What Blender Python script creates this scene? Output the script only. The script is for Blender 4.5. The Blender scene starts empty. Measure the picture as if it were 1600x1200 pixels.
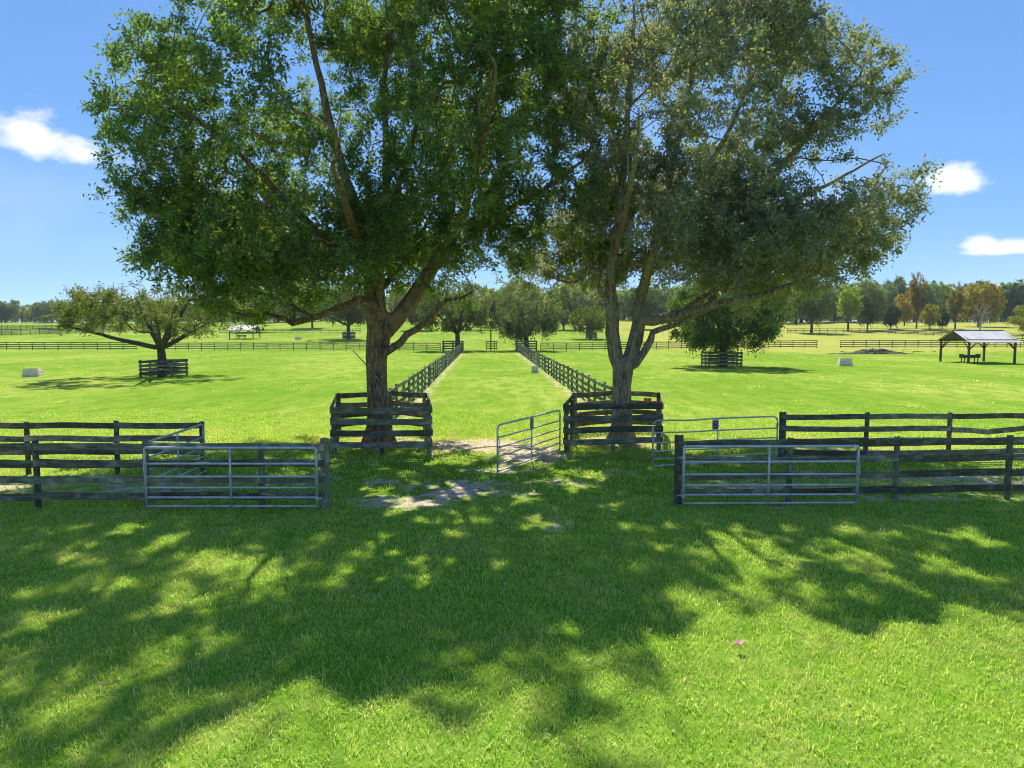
import bpy, math, random
import numpy as np
from mathutils import Vector, Matrix, noise

S = bpy.context.scene
C = S.collection
R = math.radians

# ------------------------------------------------------------------ camera
CAM_H, PITCH, FPX = 3.9, R(4.47), 1100.0
cam_d = bpy.data.cameras.new('camera')
cam = bpy.data.objects.new('camera', cam_d)
C.objects.link(cam)
cam.location = (0, 0, CAM_H)
cam.rotation_euler = (math.pi / 2 - PITCH, 0, 0)
cam_d.sensor_width = 36.0
cam_d.lens = 36.0 * FPX / 1600.0
cam_d.clip_end = 6000
S.camera = cam

# ------------------------------------------------------------------ sky and sun
SUN_EL, SUN_AZ = R(49.5), R(-2.0)          # azimuth from +Y, clockwise
SKY_STRENGTH, SUN_STRENGTH = 0.15, 3.0
W = bpy.data.worlds.new('World')
S.world = W
W.use_nodes = True
wn, wl = W.node_tree.nodes, W.node_tree.links
wn.clear()


def wnode(t, **k):
    n = wn.new(t)
    for a, v in k.items():
        setattr(n, a, v)
    return n


def wmath(op, a, b=None, c=None):
    n = wnode('ShaderNodeMath', operation=op)
    for i, v in enumerate((a, b, c)):
        if v is None:
            continue
        if isinstance(v, (int, float)):
            n.inputs[i].default_value = v
        else:
            wl.new(v, n.inputs[i])
    return n.outputs[0]


sky = wnode('ShaderNodeTexSky', sky_type='NISHITA')
sky.sun_disc = False
sky.sun_elevation = SUN_EL
sky.sun_rotation = SUN_AZ
sky.air_density = 0.6
sky.dust_density = 0.1
sky.ozone_density = 4.0
tint = wnode('ShaderNodeHueSaturation')
tint.inputs['Saturation'].default_value = 1.2
wl.new(sky.outputs[0], tint.inputs['Color'])
gm = wnode('ShaderNodeMix', data_type='RGBA', blend_type='MULTIPLY')
gm.inputs[0].default_value = 1.0
gm.inputs[7].default_value = (0.58, 0.765, 1.04, 1)
soft = wnode('ShaderNodeGamma')
soft.inputs[1].default_value = 0.5
wl.new(tint.outputs[0], soft.inputs[0])
wl.new(soft.outputs[0], gm.inputs[6])
geo = wnode('ShaderNodeTexCoord')
sep = wnode('ShaderNodeSeparateXYZ')
wl.new(geo.outputs['Generated'], sep.inputs[0])
az = wmath('ARCTAN2', sep.outputs[0], sep.outputs[1])
el = wmath('ARCSINE', sep.outputs[2])
comb = wnode('ShaderNodeCombineXYZ')
wl.new(az, comb.inputs[0])
wl.new(wmath('MULTIPLY', el, 1.7), comb.inputs[1])
nz = wnode('ShaderNodeTexNoise')
nz.inputs['Scale'].default_value = 16
nz.inputs['Detail'].default_value = 5
nz.inputs['Roughness'].default_value = 0.6
wl.new(comb.outputs[0], nz.inputs['Vector'])
wob = wmath('SUBTRACT', nz.outputs[0], 0.5)
mask = None
# small fair-weather cumulus: azimuth, elevation, half width, half height (degrees)
CLOUDS = [(-33.6, 12.4, 3.0, 2.3), (-30.8, 11.8, 2.8, 1.8), (31.6, 9.9, 2.7, 1.7), (34.6, 5.2, 2.6, .7), (33.2, 5.6, 1.3, .7), (35.0, 2.6, 1.4, .5),
          (75, 12, 5, 2.2), (160, 14, 6, 2.6), (-110, 12, 6, 2.4)]
for ca, ce, ha, he in CLOUDS:
    dx = wmath('DIVIDE', wmath('SUBTRACT', az, R(ca)), R(ha))
    dy0 = wmath('SUBTRACT', el, R(ce))
    dyu = wmath('DIVIDE', wmath('MAXIMUM', dy0, 0.0), R(he))
    dyd = wmath('DIVIDE', wmath('MINIMUM', dy0, 0.0), R(he * .6))
    dy = wmath('ADD', dyu, dyd)
    rr = wmath('SQRT', wmath('ADD', wmath('MULTIPLY', dx, dx), wmath('MULTIPLY', dy, dy)))
    v = wmath('SUBTRACT', 1.0, wmath('ADD', rr, wmath('MULTIPLY', wob, 2.3)))
    mr = wnode('ShaderNodeMapRange', interpolation_type='SMOOTHSTEP')
    mr.inputs[1].default_value = 0.0
    mr.inputs[2].default_value = 0.75
    wl.new(v, mr.inputs[0])
    mask = mr.outputs[0] if mask is None else wmath('MAXIMUM', mask, mr.outputs[0])
nz2 = wnode('ShaderNodeTexNoise')
nz2.inputs['Scale'].default_value = 2.6
nz2.inputs['Detail'].default_value = 3
wl.new(comb.outputs[0], nz2.inputs['Vector'])
wis = wnode('ShaderNodeMapRange', interpolation_type='SMOOTHSTEP')
wis.inputs[1].default_value = 0.48
wis.inputs[2].default_value = 0.85
wis.inputs[4].default_value = 0.35
wl.new(nz2.outputs[0], wis.inputs[0])
mask = wmath('MAXIMUM', wmath('MULTIPLY', mask, 0.95), wis.outputs[0])
cl = wnode('ShaderNodeMix', data_type='RGBA')
wl.new(mask, cl.inputs[0])
wl.new(gm.outputs[2], cl.inputs[6])
cc = wnode('ShaderNodeMix', data_type='RGBA')
wl.new(nz.outputs[0], cc.inputs[0])
cc.inputs[6].default_value = (2.2, 2.35, 2.6, 1)
cc.inputs[7].default_value = (3.3, 3.35, 3.4, 1)
wl.new(cc.outputs[2], cl.inputs[7])
bg = wnode('ShaderNodeBackground')
bg.inputs[1].default_value = SKY_STRENGTH
wl.new(cl.outputs[2], bg.inputs[0])
wo = wnode('ShaderNodeOutputWorld')
wl.new(bg.outputs[0], wo.inputs[0])

sun_d = bpy.data.lights.new('sun', 'SUN')
sun_d.energy = SUN_STRENGTH
sun_d.angle = R(0.53)
sun_d.color = (1.0, 0.95, 0.86)
sun = bpy.data.objects.new('sun', sun_d)
C.objects.link(sun)
sdir = Vector((math.sin(SUN_AZ) * math.cos(SUN_EL), math.cos(SUN_AZ) * math.cos(SUN_EL), math.sin(SUN_EL)))
sun.rotation_euler = sdir.to_track_quat('Z', 'Y').to_euler()
sun.location = (0, 30, 40)

S.view_settings.view_transform = 'Standard'
S.view_settings.look = 'None'
S.view_settings.gamma = 1.0
S.view_settings.use_curve_mapping = False
S.view_settings.exposure = 1.4
S.cycles.max_bounces = 4
S.cycles.diffuse_bounces = 3
S.cycles.glossy_bounces = 2
S.cycles.transmission_bounces = 3
S.cycles.transparent_max_bounces = 4
S.cycles.sample_clamp_indirect = 6
S.cycles.use_denoising = True
S.cycles.use_adaptive_sampling = True
S.cycles.adaptive_threshold = 0.025
S.cycles.filter_width = 1.0


# ------------------------------------------------------------------ helpers
def at(px, py, d):
    """point at depth d (metres ahead) seen at photo coordinates px, py"""
    u, v = (px - 800) / FPX, (600 - py) / FPX
    y = math.cos(PITCH) + v * math.sin(PITCH)
    z = -math.sin(PITCH) + v * math.cos(PITCH)
    t = d / y
    return Vector((u * t, d, CAM_H + z * t))


def xat(px, d):
    return (px - 800) / FPX * d * 1.003


def sstep(a, b, x):
    t = min(1, max(0, (x - a) / (b - a)))
    return t * t * (3 - 2 * t)


TY = [-50, 132, 160, 230, 300, 400, 700, 3000]
TZ = [0, 0, .35, 2.7, 5.6, 7.6, 9.5, 9.5]


def terrain(x, y):
    z = float(np.interp(y, TY, TZ))
    z += 0.35 * sstep(5, 60, x) * sstep(95, 130, y)
    z += 3.4 * math.exp(-((x + 25) / 70) ** 2) * sstep(230, 360, y)
    z += 1.5 * noise.noise((x * .012, y * .012, 3)) * sstep(180, 320, y)
    return z


def mk_mesh(name, verts, faces, mat=None, smooth=False):
    m = bpy.data.meshes.new(name)
    m.from_pydata([tuple(v) for v in verts], [], faces)
    if mat:
        m.materials.append(mat)
    if smooth:
        m.shade_smooth()
    m.update()
    return m


def link(name, mesh, parent=None, loc=(0, 0, 0), rot=None, scale=None):
    o = bpy.data.objects.new(name, mesh)
    C.objects.link(o)
    o.location = loc
    if rot is not None:
        o.rotation_euler = rot
    if scale is not None:
        o.scale = scale
    if parent:
        o.parent = parent
    return o


def thing(name, label, cat, loc=(0, 0, 0), rz=0, group=None):
    o = link(name, None, None, loc, (0, 0, rz))
    o.empty_display_size = .2
    return tag(o, label, cat, group)


def tag(o, label, cat, group=None):
    o['label'] = label
    o['category'] = cat
    if group:
        o['group'] = group
    return o


class MB:
    """collects boxes and tubes for one mesh"""

    def __init__(s):
        s.v, s.f = [], []

    def box(s, c, size, rot=None, taper=1.0):
        b = len(s.v)
        M = rot.to_matrix() if rot is not None else Matrix.Identity(3)
        for z in (-1, 1):
            k = taper if z > 0 else 1
            for x, y in ((-1, -1), (1, -1), (1, 1), (-1, 1)):
                s.v.append(Vector(c) + M @ Vector((x * size[0] / 2 * k, y * size[1] / 2 * k, z * size[2] / 2)))
        for q in ((3, 2, 1, 0), (4, 5, 6, 7), (0, 1, 5, 4), (1, 2, 6, 5), (2, 3, 7, 6), (3, 0, 4, 7)):
            s.f.append([b + i for i in q])
        return s

    def tube(s, pts, rad, n=8, caps=True):
        pts = [Vector(p) for p in pts]
        if not isinstance(rad, (list, tuple)):
            rad = [rad] * len(pts)
        b = len(s.v)
        t0 = (pts[1] - pts[0]).normalized()
        up = Vector((0, 0, 1)) if abs(t0.z) < .9 else Vector((1, 0, 0))
        a = t0.cross(up).normalized()
        for i, p in enumerate(pts):
            t = (pts[min(i + 1, len(pts) - 1)] - pts[max(i - 1, 0)]).normalized()
            a = (a - t * a.dot(t)).normalized()
            c = t.cross(a)
            for k in range(n):
                w = 2 * math.pi * k / n
                s.v.append(p + (a * math.cos(w) + c * math.sin(w)) * rad[i])
        for i in range(len(pts) - 1):
            for k in range(n):
                k2 = (k + 1) % n
                s.f.append([b + i * n + k, b + i * n + k2, b + (i + 1) * n + k2, b + (i + 1) * n + k])
        if caps:
            s.f.append([b + k for k in range(n)][::-1])
            s.f.append([b + (len(pts) - 1) * n + k for k in range(n)])
        return s

    def mesh(s, name, mat, smooth=False):
        return mk_mesh(name, s.v, s.f, mat, smooth)

    def build(s, name, mat, parent=None, loc=(0, 0, 0), smooth=False, rot=None):
        return link(name, s.mesh(name, mat, smooth), parent, loc, rot)


# ------------------------------------------------------------------ materials
class Mat:
    def __init__(s, name):
        s.m = bpy.data.materials.new(name)
        s.m.use_nodes = True
        s.n, s.l = s.m.node_tree.nodes, s.m.node_tree.links
        s.n.clear()
        s.out = s.n.new('ShaderNodeOutputMaterial')

    def node(s, t, ins=None, **k):
        n = s.n.new(t)
        for a, v in k.items():
            setattr(n, a, v)
        for i, v in (ins or {}).items():
            s.put(n.inputs[i], v)
        return n

    def put(s, sock, v):
        if hasattr(v, 'is_output') or isinstance(v, bpy.types.NodeSocket):
            s.l.new(v, sock)
        elif isinstance(v, (tuple, list)) and sock.type == 'RGBA' and len(v) == 3:
            sock.default_value = (*v, 1)
        else:
            sock.default_value = v

    def math(s, op, a, b=0.0):
        return s.node('ShaderNodeMath', {0: a, 1: b}, operation=op).outputs[0]

    def mix(s, f, a, b, mode='MIX'):
        return s.node('ShaderNodeMix', {0: f, 6: a, 7: b}, data_type='RGBA', blend_type=mode).outputs[2]

    def noise(s, vec, scale, detail=4, rough=.55, w=None):
        n = s.node('ShaderNodeTexNoise', {'Scale': scale, 'Detail': detail, 'Roughness': rough})
        if vec is not None:
            s.put(n.inputs['Vector'], vec)
        if w is not None:
            n.noise_dimensions = '4D'
            s.put(n.inputs['W'], w)
        return n.outputs[0]

    def ramp(s, v, a, b, lo=0.0, hi=1.0):
        return s.node('ShaderNodeMapRange', {0: v, 1: a, 2: b, 3: lo, 4: hi}, interpolation_type='SMOOTHSTEP').outputs[0]

    def scale(s, vec, k):
        return s.node('ShaderNodeVectorMath', {0: vec, 1: k}, operation='MULTIPLY').outputs[0]

    def bump(s, h, strength, dist):
        return s.node('ShaderNodeBump', {'Height': h, 'Strength': strength, 'Distance': dist}).outputs[0]

    def pbsdf(s, col, rough=.7, metal=0.0, normal=None, spec=.3):
        p = s.node('ShaderNodeBsdfPrincipled', {'Base Color': col, 'Roughness': rough, 'Metallic': metal, 'Specular IOR Level': spec})
        if normal is not None:
            s.put(p.inputs['Normal'], normal)
        return p.outputs[0]

    def done(s, shader):
        s.l.new(shader, s.out.inputs[0])
        return s.m


def m_leaf(name, trans=.45, var=.5, gloss=.05, fresh=(2.7, 1.95, .75)):
    m = Mat(name)
    oi = m.node('ShaderNodeObjectInfo')
    g = m.node('ShaderNodeNewGeometry')
    tc = m.node('ShaderNodeTexCoord')
    rnd = g.outputs['Random Per Island']
    n1 = m.noise(tc.outputs['Object'], .55, 3)
    base = oi.outputs['Color']
    young = m.mix(1.0, base, fresh, 'MULTIPLY')
    col = m.mix(m.ramp(n1, .52, .74, 0, .85), base, young)
    col = m.mix(1.0, col, m.node('ShaderNodeCombineColor', {0: m.ramp(rnd, 0, 1, 1 - var, 1 + var), 1: m.ramp(rnd, 0, 1, 1 - var * .8, 1 + var * .8), 2: m.ramp(rnd, 0, 1, 1 - var * .4, 1 + var * .4)}).outputs[0], 'MULTIPLY')
    d = m.node('ShaderNodeBsdfDiffuse', {0: col}).outputs[0]
    tcol = m.mix(1.0, col, (2.3, 2.15, .7), 'MULTIPLY')
    t = m.node('ShaderNodeBsdfTranslucent', {0: tcol}).outputs[0]
    mx = m.node('ShaderNodeMixShader', {0: trans, 1: d, 2: t}).outputs[0]
    gl = m.node('ShaderNodeBsdfGlossy', {'Color': (1, 1, 1), 'Roughness': .55}).outputs[0]
    return m.done(m.node('ShaderNodeMixShader', {0: gloss * .25, 1: mx, 2: gl}).outputs[0])


def m_bark(name, a, b, scale=1.0):
    m = Mat(name)
    tc = m.node('ShaderNodeTexCoord')
    v = m.scale(tc.outputs['Object'], (1, 1, .22))
    n1 = m.noise(v, 14 * scale, 6, .65)
    n2 = m.noise(tc.outputs['Object'], 1.3 * scale, 4)
    n3 = m.noise(tc.outputs['Object'], 5 * scale, 3)
    col = m.mix(m.ramp(n1, .35, .68), a, b)
    col = m.mix(m.ramp(n2, .48, .68, 0, .6), col, tuple(x * y for x, y in zip(b, (.9, 1.0, .72))))
    col = m.mix(m.ramp(n3, .62, .72, 0, .5), col, (.46, .46, .41))
    return m.done(m.pbsdf(col, .9, 0, m.bump(n1, .9, .03), .15))


def m_board(name):
    m = Mat(name)
    tc = m.node('ShaderNodeTexCoord')
    oi = m.node('ShaderNodeObjectInfo')
    w = m.math('MULTIPLY', oi.outputs['Random'], 37.0)
    co = tc.outputs['Object']
    grain = m.noise(m.scale(co, (2, 40, 40)), 2.2, 6, .6, w)
    patch = m.noise(m.scale(co, (3, 3, 3)), 2.4, 5, .62, w)
    fleck = m.noise(m.scale(co, (14, 10, 10)), 3.0, 3, .7, w)
    col = m.mix(m.ramp(grain, .3, .75), (.062, .055, .038), (.25, .225, .165))
    col = m.mix(m.ramp(patch, .46, .66, 0, .75), col, (.38, .36, .28))
    col = m.mix(m.ramp(m.noise(m.scale(co, (2, 3, 3)), 1.7, 3, .5, m.math('ADD', w, 11.0)), .5, .72, 0, .6), col, (.115, .15, .065))
    col = m.mix(m.ramp(fleck, .62, .70, 0, .9), col, (.48, .50, .46))
    k = m.ramp(oi.outputs['Random'], 0, 1, .6, 1.45)
    col = m.mix(1.0, col, m.node('ShaderNodeCombineColor', {0: k, 1: k, 2: m.math('MULTIPLY', k, .94)}).outputs[0], 'MULTIPLY')
    return m.done(m.pbsdf(col, .8, 0, m.bump(grain, .8, .010), .2))


def m_simple(name, col, rough=.6, metal=0.0, var=.25, scale=6, bump=.1, spec=.3):
    m = Mat(name)
    tc = m.node('ShaderNodeTexCoord')
    n1 = m.noise(tc.outputs['Object'], scale, 5, .6)
    n2 = m.noise(tc.outputs['Object'], scale * 5, 4, .6)
    c = m.mix(m.ramp(n1, .3, .7), tuple(x * (1 - var) for x in col), tuple(min(1, x * (1 + var)) for x in col))
    c = m.mix(m.ramp(n2, .58, .75, 0, .5), c, tuple(x * (1 - var * 1.6) for x in col))
    return m.done(m.pbsdf(c, rough, metal, m.bump(n2, bump, .01), spec))


M = {}
M['leaf'] = m_leaf('oak_leaves', fresh=(2.5, 1.85, .75))
M['leaf_dull'] = m_leaf('dull_leaves', .38, .45, .12, (1.4, 1.35, 1.0))
M['leaf_far'] = m_leaf('far_leaves', .40, .35, .03, (1.75, 1.6, .8))
M['bark'] = m_bark('oak_bark', (.085, .050, .030), (.36, .235, .14))
M['bark_grey'] = m_bark('grey_bark', (.12, .088, .06), (.41, .32, .215))
M['bark_far'] = m_bark('far_bark', (.045, .038, .030), (.15, .125, .095))
M['bark_pale'] = m_bark('pale_bark', (.26, .23, .2), (.5, .46, .42))
M['board'] = m_board('weathered_black_boards')
M['steel'] = m_simple('galvanised_steel', (.56, .555, .54), .45, .3, .22, 5, .05, .5)
M['tin'] = m_simple('metal_roof', (.50, .49, .47), .6, .15, .16, 1.1, .02, .4)
M['timber'] = m_simple('shed_timber', (.11, .085, .06), .8, 0, .3, 3)
M['concrete'] = m_simple('cream_concrete', (.80, .68, .48), .85, 0, .16, 5)
M['water'] = m_simple('dark_water', (.02, .03, .03), .08, 0, .1, 2, .02, .5)
M['sign_white'] = m_simple('sign_white', (.62, .63, .66), .5, 0, .08, 9)
M['sign_grey'] = m_simple('sign_grey', (.24, .26, .27), .5, 0, .15, 9)
M['sign_red'] = m_simple('sign_red', (.42, .02, .05), .5, 0, .08, 9)
M['sign_dark'] = m_simple('sign_dark', (.03, .02, .05), .5, 0, .08, 9)
M['orange'] = m_simple('orange_tape', (.60, .20, .09), .5, 0, .15, 9)
M['pink'] = m_simple('pink_petals', (.72, .36, .34), .6, 0, .15, 30)
M['dead_leaf'] = m_simple('dead_leaf', (.17, .10, .04), .7, 0, .3, 20)
M['deadwood'] = m_bark('dead_wood', (.16, .13, .10), (.36, .31, .26))


def grass_cols(m, co):
    """shared colouring of turf: green with paler dry patches"""
    n1 = m.noise(co, .11, 5, .6)
    n2 = m.noise(co, .9, 4, .6)
    col = m.mix(m.ramp(n1, .35, .66), (.185, .305, .036), (.255, .350, .052))
    col = m.mix(m.ramp(n2, .42, .70, 0, .55), col, (.31, .375, .085))
    return col


gmat = Mat('pasture')
tc = gmat.node('ShaderNodeTexCoord')
co = tc.outputs['Object']
col = grass_cols(gmat, co)
blade = gmat.noise(gmat.scale(co, (1, .6, 1)), 38, 4, .7)
clump = gmat.noise(gmat.scale(co, (1, .30, 1)), 4.2, 6, .7)
streak = gmat.noise(gmat.scale(co, (1.0, .45, 1)), .45, 5, .65)
col = gmat.mix(gmat.ramp(clump, .35, .66, .65, 0), col, (.115, .235, .016))
patch = gmat.noise(gmat.scale(co, (1.0, .5, 1)), .07, 6, .68)
col = gmat.mix(gmat.ramp(patch, .42, .62, 0, .85), col, (.42, .45, .10))
mott = gmat.noise(gmat.scale(co, (1.0, .32, 1)), 1.25, 7, .74)
col = gmat.mix(gmat.ramp(mott, .38, .60, .75, 0), col, (.12, .245, .016))
wheel = gmat.noise(gmat.scale(co, (1.0, .05, 1)), .8, 2, .5)
col = gmat.mix(gmat.ramp(wheel, .55, .72, 0, .28), col, (.30, .36, .06))
col = gmat.mix(gmat.ramp(streak, .5, .75, 0, .5), col, (.36, .40, .060))
col = gmat.mix(gmat.ramp(blade, .3, .7, .4, 0), col, (.115, .24, .012))
att = gmat.node('ShaderNodeAttribute', attribute_name='dry')
dn = gmat.noise(co, 1.1, 6, .65)
dry = gmat.ramp(gmat.math('ADD', att.outputs['Fac'], gmat.math('MULTIPLY', gmat.math('SUBTRACT', dn, .5), 1.3)), .35, .75)
col = gmat.mix(gmat.math('MULTIPLY', dry, .85), col, (.42, .38, .10))
att2 = gmat.node('ShaderNodeAttribute', attribute_name='dirt')
dn2 = gmat.noise(co, 2.1, 7, .7)
dirt = gmat.ramp(gmat.math('ADD', att2.outputs['Fac'], gmat.math('MULTIPLY', gmat.math('SUBTRACT', dn2, .5), 2.6)), .52, .78)
soil = gmat.mix(gmat.ramp(gmat.noise(co, 9, 6, .7), .3, .7), (.38, .285, .20), (.68, .565, .44))
col = gmat.mix(dirt, col, soil)
hgt = gmat.math('ADD', gmat.math('MULTIPLY', blade, .5), clump)
gmat.done(gmat.pbsdf(col, .95, 0, gmat.bump(hgt, .55, .05), .0))
M['ground'] = gmat.m

bm_ = Mat('grass_blades')
tcn = bm_.node('ShaderNodeTexCoord')
geo_n = bm_.node('ShaderNodeNewGeometry')
gc = grass_cols(bm_, geo_n.outputs['Position'])
oi = bm_.node('ShaderNodeObjectInfo')
r1 = oi.outputs['Random']
isl = geo_n.outputs['Random Per Island']
gc = bm_.mix(bm_.ramp(isl, .2, 1, 0, .85), bm_.mix(1.0, gc, (1.2, 1.5, .5), 'MULTIPLY'), bm_.mix(1.0, gc, (2.3, 2.1, 2.0), 'MULTIPLY'))
gc = bm_.mix(bm_.ramp(isl, .45, .85, 0, .8), gc, (.72, .72, .28))
straw = bm_.noise(geo_n.outputs['Position'], .55, 5, .65)
gc = bm_.mix(bm_.ramp(straw, .48, .66, 0, .5), gc, (.66, .60, .26))
gc = bm_.mix(bm_.ramp(isl, .92, .96, 0, .8), gc, (.56, .50, .30))
gc = bm_.mix(bm_.ramp(r1, .6, 1, 0, .4), gc, (.20, .46, .02))
bd = bm_.node('ShaderNodeBsdfDiffuse', {0: gc}).outputs[0]
bt = bm_.node('ShaderNodeBsdfTranslucent', {0: bm_.mix(1.0, gc, (1.45, 1.4, .8), 'MULTIPLY')}).outputs[0]
bx = bm_.node('ShaderNodeMixShader', {0: .5, 1: bd, 2: bt}).outputs[0]
bg_ = bm_.node('ShaderNodeBsdfGlossy', {'Color': (1, .97, .85), 'Roughness': .42}).outputs[0]
M['blade'] = bm_.done(bm_.node('ShaderNodeMixShader', {0: .02, 1: bx, 2: bg_}).outputs[0])


# ------------------------------------------------------------------ ground
def seg_d(x, y, a, b):
    ax, ay = a
    bx, by = b
    t = ((x - ax) * (bx - ax) + (y - ay) * (by - ay)) / ((bx - ax) ** 2 + (by - ay) ** 2 + 1e-9)
    t = max(0, min(1, t))
    return math.hypot(x - ax - t * (bx - ax), y - ay - t * (by - ay))


LANE_L = lambda y: -5.6 - .038 * (y - 43)
LANE_R = lambda y: 3.87 - .036 * (y - 43)
DIRT_BLOBS = [(-2.2, 15.5, 1.2, .7, .95), (-1.1, 16.6, 1.3, .8, .9), (-1.3, 23.4, 2.5, 1.6, 1.0), (.5, 21.8, 1.4, 2.0, .95), (-1.1, 17.2, 1.9, 1.0, .80), (-2.8, 15.7, 1.3, .8, .82), (-1.5, 16.1, 1.1, .7, .8), (-3.4, 17.8, .9, .6, .7), (.5, 16.4, .8, .5, .7),
              (.9, 13.9, .5, .8, .72), (1.4, 17.7, 1.3, .6, .72), (-.3, 19.2, 1.3, .8, .76), (3.0, 19.0, 1.0, .5, .66), (-10.8, 20.0, 4.0, .6, .68), (-13, 17.2, 4, .8, .78), (-9.0, 16.9, 2.4, .9, .80), (-5.5, 18.0, 1.5, .9, .7),
              (10.2, 22.4, 3.0, .6, .78), (6.5, 17.2, 2.4, .9, .80), (11.5, 17.9, 4.5, .9, .80), (9.3, 16.0, 2.6, .4, .82), (12.6, 16.2, 2, .35, .8), (6, 15.4, 2.3, .35, .72), (-6, 15.2, 2.4, .3, .6),
              (-4.2, 24.2, 1.8, 2.4, .8), (3.8, 24.6, 1.8, 2.4, .8), (48, 108, 5, 2.2, .5)]


def fields(x, y):
    dirt = dry = 0.0
    if -40 < x < 80 and 5 < y < 140:
        for cx, cy, rx, ry, k in DIRT_BLOBS:
            q = ((x - cx) / rx) ** 2 + ((y - cy) / ry) ** 2
            if q < 4:
                dirt = max(dirt, k * math.exp(-q * .7))
        if 26 < y < 128:
            d = min(abs(x - LANE_R(y) + .35), abs(x - LANE_L(y) - .3))
            dirt = max(dirt, .60 * math.exp(-(d / .7) ** 2))
            dry = max(dry, .45 * math.exp(-(d / 2.0) ** 2))
        if y < 30:
            dry = max(dry, .60 * math.exp(-((y - 24) / 4.5) ** 2), .52 * math.exp(-((y - 17.5) / 2.0) ** 2) * sstep(3, 7, abs(x)))
    if y > 60:
        dry = max(dry, .42 * sstep(70, 125, y) * sstep(5, 40, x) + .2 * sstep(90, 130, y))
        dry = max(dry, .5 * math.exp(-((x + 34) / 9) ** 2 - ((y - 70) / 4) ** 2))
    if y > 135:
        dry = max(dry, .36 + .22 * sstep(20, 60, x) * sstep(150, 200, y))
    return dirt, dry


def spaced(lo, hi, fine_lo, fine_hi, step, grow):
    a = list(np.arange(fine_lo, fine_hi + 1e-6, step))
    s, v = step, fine_hi
    while v < hi:
        s *= grow
        v += s
        a.append(v)
    s, v, b = step, fine_lo, []
    while v > lo:
        s *= grow
        v -= s
        b.append(v)
    return b[::-1] + a


XS = spaced(-2600, 2600, -16, 16, .33, 1.09)
YS = spaced(-600, 3600, 4, 34, .33, 1.055)
gv = [(x, y, terrain(x, y)) for y in YS for x in XS]
nx = len(XS)
gf = [(j * nx + i, j * nx + i + 1, (j + 1) * nx + i + 1, (j + 1) * nx + i) for j in range(len(YS) - 1) for i in range(nx - 1)]
gme = mk_mesh('ground', gv, gf, M['ground'], True)
fl = [fields(v[0], v[1]) for v in gv]
for nm, k in (('dirt', 0), ('dry', 1)):
    a = gme.attributes.new(nm, 'FLOAT', 'POINT')
    a.data.foreach_set('value', [q[k] for q in fl])
ground = link('ground', gme)
ground['kind'] = 'structure'


# ------------------------------------------------------------------ grass
def tuft(name, seed, n, spread, lmin, lmax, width):
    r = random.Random(seed)
    v, f = [], []
    for _ in range(n):
        a, q = r.uniform(0, 6.283), spread * math.sqrt(r.random())
        px, py = q * math.cos(a), q * math.sin(a)
        d = r.uniform(0, 6.283)
        L = r.uniform(lmin, lmax)
        lean = r.uniform(.5, 1.75)
        w = width * r.uniform(.6, 1.2)
        dx, dy = math.cos(d), math.sin(d)
        tw = d + math.pi / 2 + r.uniform(-.6, .6)
        sx, sy = math.cos(tw) * w / 2, math.sin(tw) * w / 2
        b = len(v)
        h1 = L * .55
        o1, z1 = h1 * math.sin(lean * .6), h1 * math.cos(lean * .6)
        o2, z2 = o1 + (L - h1) * math.sin(lean * 1.35), z1 + (L - h1) * math.cos(lean * 1.35)
        v += [(px - sx, py - sy, -.01), (px + sx, py + sy, -.01), (px + dx * o1 + sx * .8, py + dy * o1 + sy * .8, z1), (px + dx * o1 - sx * .8, py + dy * o1 - sy * .8, z1), (px + dx * o2, py + dy * o2, z2)]
        f += [(b, b + 1, b + 2, b + 3), (b + 3, b + 2, b + 4)]
    return mk_mesh(name, v, f, M['blade'])


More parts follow.
